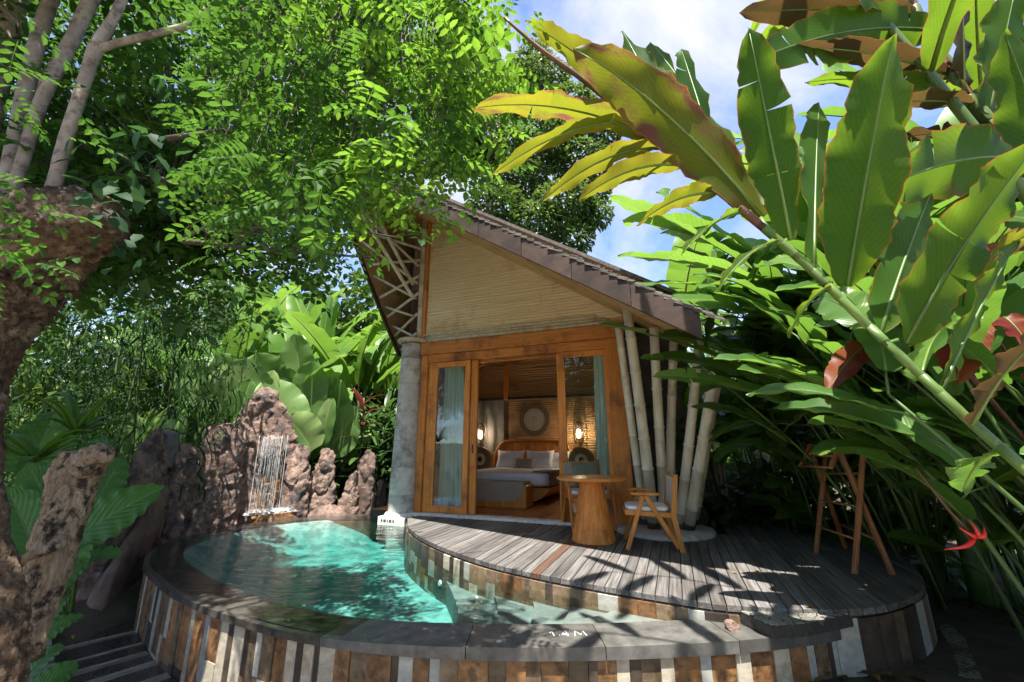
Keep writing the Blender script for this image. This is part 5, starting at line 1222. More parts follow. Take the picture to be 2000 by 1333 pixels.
# a vine of larger oval leaves twined in the crown
b = MB(); pos = []
for u, v_, y in ((330, 170, 2.7), (300, 280, 2.6), (380, 250, 2.7), (270, 330, 2.5), (190, 310, 2.4), (260, 380, 2.45), (400, 330, 2.8), (420, 180, 2.8), (230, 410, 2.4), (330, 370, 2.7), (480, 400, 3.0), (290, 560, 3.1), (330, 610, 3.3), (250, 480, 2.6)):
    c = np.array(at(u, v_, y)); n = 9
    pos = c + RNG.normal(size=(n, 3)) * .10; d = rdir(n) * .8 + np.array([0, 0, -.7]); up = np.array([0, -.5, .8]) + rdir(n) * .4
    scatter(b, *OV, pos, d, up, RNG.uniform(.10, .16, n))
tag(b.build('climbing_vine', MT['lf_oval'], None, True), 'vine with large oval dark leaves twined through the left canopy', 'vine', None, 'stuff')

# driftwood stump
dw = thing('driftwood_stump', 'weathered leaning driftwood stump with a broken top beside the curb', 'stump', (-3.6, 3.3, gz(-3.6, 3.3)))
bD = Vector(dw.location); D_ = lambda p: Vector(p) - bD
pp = [(62, 1290, 3.1, 16), (80, 1190, 3.2, 23), (105, 1085, 3.3, 33), (132, 985, 3.4, 34), (152, 915, 3.45, 33), (162, 884, 3.45, 28)]
v, f = organic([D_(at(u, w_, y)) for u, w_, y, r in pp], [r * mpp(u, w_, y) for u, w_, y, r in pp], 90, 16, .20, 11.0, 6, .8, .22); MB().add(v, f).build('trunk', MT['bark_drift'], dw, True)
v, f = organic([D_(at(u, w_, y)) for u, w_, y in [(165, 915, 3.42), (190, 893, 3.40), (212, 890, 3.38)]], [r * mpp(180, 900, 3.4) for r in (30, 24, 12)], 40, 10, .26, 14.0, 7, .8); MB().add(v, f).build('broken_limb', MT['bark_drift'], dw, True)
v, f = organic([D_(at(u, w_, y)) for u, w_, y in [(30, 1105, 3.0), (60, 1085, 3.02), (100, 1070, 3.1), (118, 1062, 3.2)]], [r * mpp(80, 1080, 3.1) for r in (6, 9, 11, 14)], 12, 5, .3, 8.0, 8, .5); MB().add(v, f).build('root', MT['bark_drift'], dw, True)

# ---------------------------------------------------------------- plants with big leaves
def plant(name, label, cat, x, y, z=None, group=None):
    return thing(name, label, cat, (x, y, gz(x, y) if z is None else z), 0, group)
def stem_(parent, P, r0, r1, mat, n=8):
    P = spline([Vector(p) for p in P], 4); return MB().add(*tube(P, [r0 + (r1 - r0) * i / (len(P) - 1) for i in range(len(P))], n)).build('stem', MT[mat], parent, True)
def banana(label, x, y, h, n, size, tilt=.35, seed=0):
    rn = random.Random(seed); p = plant('banana_plant', label, 'banana plant', x, y, None, 'banana plants behind the rocks')
    stem_(p, [(0, 0, -.1), (.02, 0, h * .5), (0, .02, h)], .11, .06, 'stalk', 10)
    for i in range(n):
        a = i * 2.4 + rn.uniform(-.4, .4); el = rn.uniform(.55, 1.35) if i > n // 3 else rn.uniform(1.1, 1.45)
        d = Vector((math.cos(a) * math.cos(el), math.sin(a) * math.cos(el), math.sin(el)))
        b0 = Vector((0, 0, h - .05)); b1 = b0 + d * .35 * size; stem_(p, [b0, (b0 + b1) / 2, b1], .03, .018, 'stalk', 6).name = 'petiole'
        put_leaf(p, 'banana', b1, d, Vector((0, 0, 1)) - d * .3 + Vector((rn.uniform(-.6, .6), rn.uniform(-.9, -.1), 0)), size * rn.uniform(.8, 1.15), rn)
for k, (u, vb, y, h, n, s, lab) in enumerate(((470, 700, 11.5, 2.3, 9, 1.9, 'banana plant farthest left behind the waterfall, with torn pale leaves'), (560, 700, 12.2, 2.7, 10, 2.1, 'tall banana plant with upright leaves straight behind the waterfall'), (640, 700, 11.8, 2.6, 10, 2.1, 'banana plant with broad sunlit leaves between waterfall and roof'),
        (710, 700, 11.0, 2.1, 9, 1.8, 'banana plant closest to the left edge of the roof'), (590, 740, 10.2, 1.6, 8, 1.8, 'shorter banana plant in front of the taller bananas'), (765, 720, 12.5, 2.2, 8, 1.8, 'banana plant half hidden behind the roof edge'), (400, 690, 12.8, 2.4, 8, 1.9, 'banana plant in the shade left of the sunlit ones'), (520, 720, 13.5, 3.2, 9, 2.2, 'tallest banana plant at the back against the sky'))):
    p = at(u, vb, y); banana(lab, p.x, y, h, n, s * 1.22, .35, k)
def paddle(label, x, y, n, h, size, seed, lean=(0, 0)):
    rn = random.Random(seed); p = plant('paddle_leaf_plant', label, 'plant', x, y, None, 'paddle leaf plants behind the rocks')
    for i in range(n):
        a = rn.uniform(0, 2 * PI); r = rn.uniform(.03, .16); hh = h * rn.uniform(.55, 1.1)
        b0 = Vector((r * math.cos(a), r * math.sin(a), -.05)); out = Vector((math.cos(a), math.sin(a), 0)) * rn.uniform(.15, .42) + Vector((lean[0], lean[1], 0))
        b1 = b0 + out + Vector((0, 0, hh)); stem_(p, [b0, b0 + out * .35 + Vector((0, 0, hh * .55)), b1], .012, .008, 'stalk', 6).name = 'petiole'
        d = (out * rn.uniform(.5, 1.6) + Vector((0, 0, rn.uniform(.7, 1.3)))).normalized()
        up = Vector((rn.uniform(-.5, .5), -1 * rn.uniform(.3, 1.3), rn.uniform(.2, .9)))
        put_leaf(p, 'paddle', b1, d, up, size * rn.uniform(.75, 1.15), rn)
for k, (u, y, n, h, s, lab) in enumerate(((430, 8.9, 9, 1.55, .95, 'paddle leaf plant with huge pale leaves left of the waterfall rock'), (505, 9.3, 9, 1.75, .95, 'paddle leaf plant straight behind the waterfall rock'), (570, 9.4, 10, 1.7, .90, 'paddle leaf plant with round upright leaves right of the waterfall rock'), (625, 9.3, 9, 1.45, .80, 'paddle leaf plant above the pointed reddish rock'),
        (395, 8.4, 7, 1.0, .75, 'low yellowing paddle leaf plant left of the waterfall rock'), (350, 9.2, 8, 1.3, .85, 'shaded paddle leaf plant behind the brown rock wall'), (300, 8.6, 7, 1.1, .8, 'dark paddle leaf plant at the foot of the bamboo'), (670, 9.8, 7, 1.2, .75, 'paddle leaf plant behind the red cordyline'), (470, 9.9, 8, 2.1, .9, 'paddle leaf plant reaching highest below the bananas'), (540, 8.95, 7, 1.15, .75, 'small paddle leaf plant tucked against the waterfall rock'), (390, 7.6, 6, .7, .6, 'small paddle leaf plant in the gap between the rocks'))):
    p = at(u, 880, y); paddle(lab, p.x, y, n + 1, h * 1.02, s * 1.42, k + 20)
def aloc(label, x, y, z, leaves, seed):
    rn = random.Random(seed); p = plant('elephant_ear', label, 'plant', x, y, z, 'elephant ears in the left bed')
    for (tu, tv_, ty_, bu, bv, by, sz) in leaves:
        tip = at(tu, tv_, ty_) - Vector((x, y, z)); b1 = at(bu, bv, by) - Vector((x, y, z)); d = tip - b1; L = d.length
        b0 = Vector((rn.uniform(-.05, .05), rn.uniform(-.05, .05), 0)); stem_(p, [b0, (b0 * .4 + b1 * .6) + Vector((0, 0, .05)), b1], .016, .009, 'stalk', 6).name = 'petiole'
        me = rn.choice(LV['aloc']); link('leaf', me, p, orient(d + Vector((0, 0, L * .22)), Vector((rn.uniform(-.2, .2), -.55, .8)), b1, (L * sz, L * 1.04, L)))
fp_ = plant('paddle_leaf_plant', 'paddle leaf plant with the largest pale leaves fanned above the waterfall rock', 'plant', -4.9, 9.15, None, 'paddle leaf plants behind the rocks'); oF = Vector(fp_.location)
for k, (bu, bv, tu, tv_, w_, y) in enumerate(((445, 885, 482, 700, 150, 8.7), (400, 830, 365, 700, 70, 8.6), (525, 800, 500, 690, 95, 8.9), (590, 800, 575, 652, 92, 9.2), (600, 850, 610, 705, 95, 9.0), (625, 860, 652, 735, 90, 9.3), (575, 850, 512, 745, 95, 8.8), (640, 885, 700, 800, 85, 9.1), (560, 830, 545, 715, 80, 9.1), (470, 830, 430, 690, 90, 9.0), (610, 880, 560, 815, 80, 8.8))):
    b0, t0 = at(bu, bv, y) - oF, at(tu, tv_, y - .25) - oF
    ribbon(fp_, 'paddle', b0, t0, w_ * mpp(bu, bv, y), (0, .1, .08), (.1 * (k % 3 - 1), -.8, .6), 'paddle', 600 + k, .25, .02, 3, 24, 6); stem_(fp_, [(0, 0, 0), b0 * .5, b0], .014, .009, 'stalk', 6).name = 'petiole'
def ears(label, x, y, z, rows, seed):
    p = plant('elephant_ear', label, 'plant', x, y, z, 'elephant ears in the left bed'); o0 = Vector((x, y, z))
    for k, (bu, bv, by, tu, tv_, ty_, wpx) in enumerate(rows):
        b1, t1 = at(bu, bv, by) - o0, at(tu, tv_, ty_) - o0; stem_(p, [(0, 0, 0), b1 * .55 + Vector((0, 0, .06)), b1], .016, .009, 'stalk', 6).name = 'petiole'
        ribbon(p, 'aloc', b1, t1, wpx * mpp((bu + tu) / 2, (bv + tv_) / 2, (by + ty_) / 2), (0, 0, .05), (.1, -.75, .75), 'aloc', seed + k, .2, .035, 6, 26, 6, 'leaf')
ears('elephant ear with one long leaf pointing at the pool', -4.35, 4.6, -.55, [(150, 1050, 4.3, 322, 952, 4.5, 105), (70, 1150, 3.9, 180, 1060, 4.2, 105), (120, 1090, 4.4, 215, 990, 4.7, 80), (150, 1095, 4.2, 240, 1085, 4.3, 60)], 500)
ears('elephant ear with small leaves along the curb', -3.9, 3.9, -.6, [(85, 1155, 3.85, 178, 1098, 4.05, 70), (68, 1250, 3.6, 165, 1203, 3.8, 58), (90, 1215, 3.8, 140, 1160, 3.9, 55), (50, 1325, 3.4, 120, 1258, 3.6, 66), (60, 1360, 3.3, 155, 1300, 3.5, 66), (75, 1190, 3.75, 120, 1120, 3.95, 60)], 520)
ears('large elephant ear with blue green leaves behind the driftwood stump', -5.2, 4.9, -.4, [(50, 1030, 4.9, 132, 880, 5.1, 130), (120, 1040, 5.0, 50, 900, 4.9, 110), (70, 1080, 4.7, 10, 950, 4.7, 110), (180, 1000, 5.1, 240, 890, 5.3, 80), (60, 920, 5.2, 110, 800, 5.5, 110), (150, 960, 5.3, 195, 850, 5.7, 95)], 540)
def cordy(label, x, y, h, n, size, seed, kind='cordy'):
    rn = random.Random(seed); p = plant('cordyline' if kind == 'cordy' else 'leafy_shrub', label, 'plant', x, y, None, 'small plants by the pillar'); stem_(p, [(0, 0, -.05), (.03, 0, h * .5), (0, 0, h)], .02, .012, 'stalk_red' if kind == 'cordy' else 'stalk_dk', 7)
    for i in range(n):
        t = .35 + .65 * i / n; a = i * 2.4; el = -.1 + 1.2 * (i / n) ** 2 + rn.uniform(-.2, .2); d = Vector((math.cos(a) * math.cos(el), math.sin(a) * math.cos(el), math.sin(el)))
        put_leaf(p, kind if i > n * .35 else 'shade', (0, 0, h * t), d, (0, 0, 1), size * rn.uniform(.8, 1.2), rn)
for k, (u, y, h, n, s, lab, kd) in enumerate(((700, 9.2, 2.25, 18, .62, 'red leaved cordyline between the rocks and the stone pillar', 'cordy'), (735, 9.0, 1.3, 16, .5, 'dark leafy shrub beside the stone pillar', 'shade'), (770, 9.3, 1.9, 20, .5, 'tall dark shrub against the left wall of the villa', 'shade'), (665, 9.4, 1.2, 16, .5, 'leafy shrub behind the pointed reddish rock', 'shade'), (640, 8.9, .8, 14, .42, 'low leafy shrub behind the pale rock ledge', 'shade'), (715, 8.9, .7, 12, .4, 'low shrub above the purple grey rock', 'shade'), (745, 10.2, 2.2, 20, .6, 'shrub filling the gap behind the cordyline', 'shade'))):
    p = at(u, 900, y); cordy(lab, p.x, y, h, n, s, k + 60, kd)
def fern(label, x, y, z, n, size, seed):
    rn = random.Random(seed); p = plant('fern', label, 'fern', x, y, z, 'ferns')
    for i in range(n):
        a = i * 2.4 + rn.uniform(-.3, .3); el = rn.uniform(.2, 1.0); put_leaf(p, 'fern', (0, 0, 0), (math.cos(a) * math.cos(el), math.sin(a) * math.cos(el), math.sin(el)), (0, 0, 1), size * rn.uniform(.7, 1.15), rn)
p = at(75, 880, 3.9); fern('bird nest fern with pale strap leaves behind the old trunk', p.x, p.y, p.z - .1, 15, .75, 1)
p = at(150, 830, 4.6); fern('fern with arching strap leaves right of the old trunk', p.x, p.y, p.z - .1, 12, .8, 2)
# ---------------------------------------------------------------- leafy masses: bamboo thicket, hedges, far woods
BL = tmpl_leaf(.075, .2, .25)
b = MB(); culm = MB()
for k in range(420):
    x = random.uniform(-10.5, -4.9); y = random.uniform(6.6, 9.8) + .15 * abs(x + 5); z = random.uniform(.1, 4.2)
    if x / y > -.70: continue
    n = 26; c = np.array((x, y, z)); pos = c + RNG.normal(size=(n, 3)) * np.array([.22, .22, .2])
    d = rdir(n) + np.array([.1, -.3, -.65]); scatter(b, *BL, pos, d, rdir(n) * .6 + np.array([0, -.2, 1]), RNG.uniform(.16, .32, n))
bt = plant('bamboo_thicket', 'dark bamboo thicket with narrow leaves filling the left background', 'bamboo', -7.0, 8.4); o_ = np.array(bt.location)
b.v = [q - o_ for q in b.v]; o = b.build('foliage', MT['lf_bamboo'], bt); o['kind'] = 'stuff'
for k in range(9):
    x, y = random.uniform(-9.5, -5.8), random.uniform(7.6, 9.6); t = Vector((random.uniform(-.5, .6), random.uniform(-.8, .1), random.uniform(3.4, 4.8)))
    MB().add(*bamboo(Vector((x, y, -.1)) - Vector(o_), Vector((x, y, -.1)) + t - Vector(o_), .03, .012, .35, 7)).build('culm', MT['stalk_dk'], bt, True)
def mass(name, label, cat, blobs, tmpl, smin, smax, mat, dens, shell=.6):
    b = MB()
    for (c, r) in blobs: cloud(b, tmpl, c, r, int(dens * (r[0] * r[1] + r[0] * r[2] + r[1] * r[2])), smin, smax, .4, shell)
    return tag(b.build(name, MT[mat]), label, cat, None, 'stuff')
FL = tmpl_leaf(.30, .2, .2); F4 = tmpl_flat(.28)
def rb(n, x0, x1, y0, y1, z0, z1, r0, r1): return [((random.uniform(x0, x1), random.uniform(y0, y1), random.uniform(z0, z1)), (random.uniform(r0, r1),) * 2 + (random.uniform(r0, r1) * .8,)) for _ in range(n)]
mass('background_shrubs', 'dark shrubs filling the gaps behind the paddle leaf plants', 'shrubs', rb(60, -6.5, -2.0, 9.7, 11, .0, 1.7, .4, .7), FL, .12, .24, 'lf_shrub', 170)
mass('background_woods', 'dense green woods closing the view far behind the bananas', 'woods', rb(50, -22, -2.5, 15, 20, .5, 4.6, 1.1, 2.0) + rb(30, -13, -3.5, 14.5, 17, 3.0, 6.6, 1.0, 1.6) + rb(26, -22, -9.5, 9, 16, .5, 5.5, 1.1, 2.0), F4, .3, .55, 'lf_tree', 46)
mass('background_woods', 'dark woods closing the view behind the garden house on the right', 'woods', rb(46, 4.5, 20, 13, 19, .5, 5.0, 1.1, 2.0) + rb(24, 8, 18, 3, 12, .5, 4.5, 1.1, 1.8), F4, .3, .5, 'lf_tree', 46)
mass('garden_hedge', 'tall garden hedge behind the viewer mirrored in the glass doors', 'hedge', rb(24, -14, 14, -12, -9, .3, 1.6, 1.2, 1.9) + rb(26, -11, -3, -10, -7.5, 1, 6.0, 1.2, 1.8), F4, .3, .5, 'lf_tree', 36)
p = at(1430, 900, 8.4); mass('hedge', 'clipped bright green bush left of the dark plants near the tan wall', 'hedge', [((p.x + dx, 8.4 + dy, .35 + dz), (.45, .45, .4)) for dx, dy, dz in ((-.3, 0, 0), (.15, .1, .1), (.5, 0, .0), (0, -.1, .35), (-.2, .1, .4), (.35, .05, .35))], FL, .07, .15, 'fern', 420)
mass('understory', 'dark low plants between the deck and the tan wall', 'plants', rb(26, 2.9, 4.6, 6.6, 8.0, -.2, .5, .3, .5) + rb(16, 3.9, 5.6, 4.8, 6.8, -.4, .6, .35, .6), FL, .1, .22, 'lf_shrub', 150)

# ---------------------------------------------------------------- trees
def tree(label, x, y, trunk, blobs, mat, smin, smax, dens, tm):
    t = thing('broadleaf_tree', label, 'tree', (x, y, -.1)); o_ = Vector((x, y, -.1))
    P = [Vector(p) - o_ for p in trunk]; v, f = organic(P, [.22 - .13 * i / (len(P) - 1) for i in range(len(P))], 12, 5, .1, 2, 4); MB().add(v, f).build('trunk', MT['bark_pale'], t, True)
    b = MB()
    for c, r in blobs:
        c0 = Vector(c) - o_; n = int(dens * r[0] * r[1]); cloud(b, tm, tuple(c0), r, n, smin, smax, .3, .45)
        j = min(P[2:], key=lambda q: (q - c0).length); MB().add(*tube([j, (j + c0) / 2 + Vector((0, 0, -.2)), c0], [.07, .045, .02], 6)).build('branch', MT['bark_pale'], t, True)
    o = b.build('crown', MT[mat], t); o['kind'] = 'stuff'
B = []
for (u, v_, y, r) in ((860, 130, 15, 1.3), (920, 200, 16, 1.5), (1000, 180, 17, 1.5), (1060, 160, 16, 1.3), (1110, 220, 16, 1.4), (960, 270, 15, 1.3), (1060, 280, 16, 1.6), (1130, 320, 16, 1.3), (900, 300, 15.5, 1.3), (1010, 350, 16, 1.4), (1100, 400, 15, 1.3), (1150, 420, 15.5, .95), (860, 220, 15, 1.2), (930, 90, 16, 1.1), (1170, 260, 16, 1.0), (1050, 440, 15, 1.2), (830, 300, 15, 1.1), (970, 400, 15, 1.2), (880, 90, 15.5, 1.0), (1120, 470, 15, .8), (1150, 380, 16, .9), (1040, 120, 17, 1.0)):
    B.append((tuple(at(u, v_, y)), (r, r, r * .62)))
tp0 = at(955, 420, 15.5); tree('tall leafy tree rising behind the villa roof', tp0.x, 15.5, [(tp0.x, 15.5, -.1), (tp0.x + .1, 15.5, 5), tuple(tp0), tuple(at(962, 330, 15.5)), tuple(at(975, 250, 15.7)), tuple(at(990, 180, 16))], B, 'lf_tree', .13, .30, 900, FL)
# ---------------------------------------------------------------- tall ginger fronds at the right
gf = thing('torch_ginger', 'torch ginger frond arching across the top right with sunburnt yellow leaves', 'plant', (2.2, .9, -.5)); oG = Vector(gf.location); G_ = lambda p: Vector(p) - oG
st = [(2250, 1130, .95, 13), (2080, 985, 1.0, 13), (2000, 915, 1.03, 12.5), (1870, 800, 1.10, 11.5), (1700, 640, 1.17, 10), (1560, 505, 1.22, 10), (1400, 370, 1.26, 9), (1290, 285, 1.28, 8), (1150, 165, 1.29, 7), (1060, 100, 1.28, 6), (985, 35, 1.26, 3)]
P = spline([Vector((2.2, .9, -.5))] + [at(u, v_, y) for u, v_, y, r in st], 5); R = spline([Vector((.018, 0, 0))] + [Vector((r * .74 * mpp(u, v_, y), 0, 0)) for u, v_, y, r in st], 5)
k6 = int(len(P) * .60); v, f = tube([G_(p) for p in P[:k6 + 1]], [r.x for r in R[:k6 + 1]], 12); MB().add(v, f).build('stalk', MT['stalk'], gf, True)
v, f = tube([G_(p) for p in P[k6:]], [r.x for r in R[k6:]], 12); MB().add(v, f).build('upper_stalk', MT['stalk_red'], gf, True)
STALK = list(P); STALR = [q.x for q in R]
def hand(parent, o0, rows, seed0=0):
    for k, (bu, bv, by, tu, tv_, ty_, wpx, sag, mat, fc) in enumerate(rows):
        b0, t0 = at(bu, bv, by), at(tu, tv_, ty_); w_ = wpx * mpp((bu + tu) / 2, (bv + tv_) / 2, (by + ty_) / 2) * 1.15
        face = Vector((-.15, .22, 1)) if fc < .7 else Vector((-.1, .95, .32)); ribbon(parent, mat, b0 - o0, t0 - o0, w_, (0, 0, sag), face, 'ginger', seed0 + k, strips=(2 if k % 2 else None), tear=.10)
        if STALK:
            i = min(range(1, len(STALK) - 1), key=lambda q: (STALK[q] - b0).length); tg = (STALK[i + 1] - STALK[i - 1]).normalized(); c0 = STALK[i] - o0
            MB().add(*tube([c0 - tg * .15, c0 - tg * .05, c0, c0 + (b0 - STALK[i]) * .8 + tg * .012], [STALR[i] * 1.03, STALR[i] * 1.12, STALR[i] * 1.16, STALR[i] * .5], 10)).build('sheath', MT['stalk'] if bu > 1450 else MT['stalk_red'], parent, True)
hand(gf, oG, [(1490, 425, 1.24, 1118, 95, 1.12, 135, .16, 'ginger_y', .75), (1285, 275, 1.28, 922, 212, 1.20, 88, .14, 'ginger_y', .5), (1255, 240, 1.30, 958, 345, 1.16, 62, .14, 'ginger_y', .55), (1300, 290, 1.28, 1057, 396, 1.14, 62, .12, 'ginger_y', .55), (1340, 325, 1.27, 1130, 392, 1.14, 60, .10, 'ginger_y', .5), (1400, 378, 1.26, 1242, 442, 1.12, 62, .07, 'ginger_y', .5), (1275, 235, 1.33, 1025, 42, 1.45, 75, .08, 'ginger_y', .6),
    (1545, 470, 1.22, 1462, 55, 1.02, 112, .05, 'ginger', .9), (1655, 560, 1.19, 1745, 68, .92, 165, .02, 'ginger', .95), (1770, 670, 1.14, 2040, 265, .92, 165, .05, 'ginger', .9), (1480, 400, 1.26, 1270, 82, 1.55, 120, .1, 'ginger', .7), (1900, 830, 1.08, 2060, 640, .9, 130, .05, 'ginger_r', .8), (1600, 540, 1.24, 1480, 520, 1.5, 90, .06, 'helic', .3), (1700, 640, 1.2, 1600, 580, 1.45, 95, .04, 'helic', .3), (1800, 735, 1.16, 1850, 640, 1.45, 120, .06, 'helic', .4), (1960, 880, 1.06, 1880, 960, 1.2, 110, .05, 'helic', .3), (1350, 335, 1.28, 1215, 60, 1.5, 95, .06, 'ginger', .6), (1420, 390, 1.27, 1330, 95, 1.45, 100, .06, 'ginger', .8), (1590, 520, 1.22, 1600, 200, 1.5, 100, .04, 'ginger', .9), (1450, 415, 1.25, 1330, 500, 1.12, 55, .06, 'ginger', .5), (1520, 470, 1.23, 1400, 570, 1.15, 58, .06, 'ginger', .5), (1720, 650, 1.17, 1840, 330, 1.35, 110, .04, 'ginger', .9), (1620, 560, 1.2, 1540, 660, 1.2, 60, .05, 'ginger', .5), (1840, 760, 1.12, 1990, 470, 1.25, 110, .03, 'ginger', .9)], 100)
g2_ = thing('torch_ginger', 'second torch ginger frond with maroon green leaves in the top right corner', 'plant', (2.6, 1.0, -.5)); o2 = Vector(g2_.location)
st2 = [(2300, 700, 1.2, 16), (2120, 440, 1.32, 15), (2000, 310, 1.38, 13), (1890, 195, 1.42, 11), (1810, 70, 1.45, 9), (1750, -60, 1.46, 8), (1690, -180, 1.46, 5)]
P = spline([o2] + [at(u, v_, y) for u, v_, y, r in st2], 5); R = spline([Vector((.024, 0, 0))] + [Vector((r * mpp(u, v_, y), 0, 0)) for u, v_, y, r in st2], 5)
MB().add(*tube([p - o2 for p in P], [r.x for r in R], 12)).build('stalk', MT['stalk_red'], g2_, True)
STALK = list(P); STALR = [q.x for q in R]
hand(g2_, o2, [(1860, 150, 1.43, 1538, 95, 1.30, 62, .10, 'ginger_r', .5), (1880, 190, 1.42, 1572, 162, 1.45, 60, .10, 'ginger', .45), (1900, 205, 1.41, 1690, 215, 1.30, 62, .06, 'ginger_r', .5), (1830, 60, 1.45, 1472, 120, 1.25, 130, .14, 'ginger', .8), (1790, 30, 1.46, 1442, 26, 1.35, 70, .05, 'ginger_r', .6), (1885, 185, 1.42, 1880, -60, 1.30, 90, .02, 'ginger_r', .9), (1930, 230, 1.4, 1985, -30, 1.3, 120, .0, 'ginger', .9), (2010, 310, 1.38, 1722, 372, 1.15, 165, .10, 'ginger', .8), (2090, 400, 1.33, 1960, 60, 1.15, 140, .05, 'ginger', .9), (1960, 270, 1.4, 1760, 270, 1.6, 70, .05, 'ginger_r', .5), (1780, 10, 1.46, 1620, -40, 1.2, 110, .06, 'ginger', .8), (2100, 420, 1.32, 1890, 540, 1.35, 90, .05, 'ginger_y', .5), (2150, 480, 1.3, 1950, 420, 1.6, 120, .05, 'ginger', .6)], 200)
# fronds higher up, over the terrace: their shade falls on the rim and deck
def frond(label, base, pts, n, L, mats, seed):
    rn = random.Random(seed); t = thing('torch_ginger', label, 'plant', base); o0 = Vector(base); P = spline([o0] + [Vector(p) for p in pts], 8)
    MB().add(*tube([p - o0 for p in P], [.024 - .016 * i / (len(P) - 1) for i in range(len(P))], 10)).build('stalk', MT['stalk'], t, True)
    m0 = int(len(P) * .38)
    for k in range(n):
        i = m0 + int((len(P) - m0 - 2) * k / (n - 1)); p = P[i]; tg = (P[i + 1] - P[i - 1]).normalized(); sd = tg.cross(Vector((0, 0, 1))).normalized() * (1 if k % 2 else -1)
        d = (sd * 1.0 + tg * rn.uniform(.45, .8) + Vector((0, 0, rn.uniform(.05, .4)))).normalized(); l = L * rn.uniform(.8, 1.1) * (1 - .3 * max(k / n - .7, 0))
        me = rn.choice(LV['ginger']); link('leaf', me, t, orient(d, Vector((0, 0, 1)), p - o0, (l, l, l)))
frond('torch ginger frond arching high above the pool rim, only its shadow in view', (2.3, 1.2, -.5), [(2.1, 1.3, 1.2), (1.7, 1.4, 2.8), (1.1, 1.45, 4.0), (.4, 1.5, 4.6), (-.2, 1.5, 4.8)], 9, .85, None, 1)
frond('torch ginger frond arching over the deck corner, only its shadow in view', (2.7, 1.4, -.5), [(2.6, 1.5, 1.4), (2.3, 1.7, 3.0), (1.8, 1.9, 4.4), (1.1, 2.1, 5.3), (.5, 2.2, 5.6)], 11, .85, None, 2)
# ---------------------------------------------------------------- heliconia clumps leaning in from the right
RED = []
def helic(label, x, y, stems, h, lean, spread, size, seed, nl=6, t0l=.5, group='heliconia clumps on the right'):
    rn = random.Random(seed); p = plant('heliconia_clump', label, 'plant', x, y, gz(x, y), group)
    for i in range(stems):
        b0 = Vector((rn.gauss(0, spread), rn.gauss(0, spread), -.05)); hh = h * rn.uniform(.72, 1.12); ln = Vector((lean[0], lean[1], 0)) * rn.uniform(.6, 1.25) + Vector((rn.gauss(0, .15), rn.gauss(0, .2), 0))
        top = b0 + ln + Vector((0, 0, hh)); m = b0 + ln * .36 + Vector((0, 0, hh * .52))
        stem_(p, [b0, m, top], .018, .008, 'stalk_dk', 7)
        for k in range(nl):
            t = t0l + (1 - t0l) * k / max(nl - 1, 1); q = (b0 * (1 - t) + top * t) if t > .999 else spline([b0, m, top], 12)[min(int(t * 24), 24)]
            a = rn.uniform(0, 2 * PI); d = Vector((math.cos(a), math.sin(a), 0)) * rn.uniform(.6, 1.0) + Vector((-.35, -.15, rn.uniform(.2, 1.3)))
            d.normalize(); pe = q + d * .22 * size; MB().add(*tube([q, (q + pe) / 2 + Vector((0, 0, .02)), pe], [.008, .007, .006], 5)).build('petiole', MT['stalk_dk'], p, True)
            put_leaf(p, 'helic' if rn.random() < .93 else 'ginger', pe, d, Vector((rn.uniform(-.4, .4), -.4, 1)), size * rn.uniform(.75, 1.15), rn)
    return p
for k, (x, y, n, h, lean, spd, s, lab) in enumerate((
    (4.2, 5.9, 7, 3.1, (-1.2, -.6), .25, 1.0, 'heliconia clump nearest the bamboo posts, leaves touching the roof edge'),
    (4.5, 4.4, 9, 3.1, (-1.5, -.1), .25, 1.0, 'heliconia clump behind the drying rack with long leaning stems'),
    (4.4, 3.4, 9, 3.0, (-1.4, .3), .25, 1.0, 'heliconia clump right of the drying rack'),
    (3.7, 2.7, 8, 2.7, (-1.0, .3), .22, .9, 'heliconia clump with stems leaning over the path'),
    (4.6, 5.6, 8, 3.6, (-1.1, -.4), .3, 1.1, 'tall heliconia clump behind the roof corner'),
    (5.3, 4.5, 8, 3.8, (-1.2, -.2), .3, 1.15, 'tallest heliconia clump at the back right'),
    (5.2, 3.0, 8, 3.3, (-1.2, .1), .3, 1.1, 'heliconia clump at the right edge with dense dark stems'),
    (4.2, 6.8, 7, 3.0, (-.8, -.5), .3, 1.0, 'heliconia clump in the shade beside the tan wall'),
    (3.1, 2.0, 6, 2.3, (-.6, .4), .18, .75, 'low heliconia clump in the bottom right corner'),
    (6.2, 6.0, 7, 4.2, (-1.0, -.4), .3, 1.2, 'far heliconia clump rising behind all others'),
    (3.4, 6.9, 5, 2.5, (-.5, -.4), .18, .8, 'small heliconia clump behind the bamboo posts'))):
    helic(lab, x, y, n, h, lean, spd, s, 300 + k)
for k, (x, y, h, n, s_, lab) in enumerate(((4.9, 6.0, 4.3, 9, 2.2, 'banana plant with upright blades rising behind the arching frond'), (4.7, 4.6, 3.6, 9, 2.1, 'banana plant with tall blades in the upper right behind the fronds'), (3.5, 8.3, 3.6, 8, 2.0, 'banana plant whose bright leaves overhang the roof end'), (4.3, 3.2, 2.9, 8, 1.6, 'banana plant at the right behind the thick green stalk'))):
    rn0 = k; banana(lab, x, y, h, n, s_, .35, 40 + k)
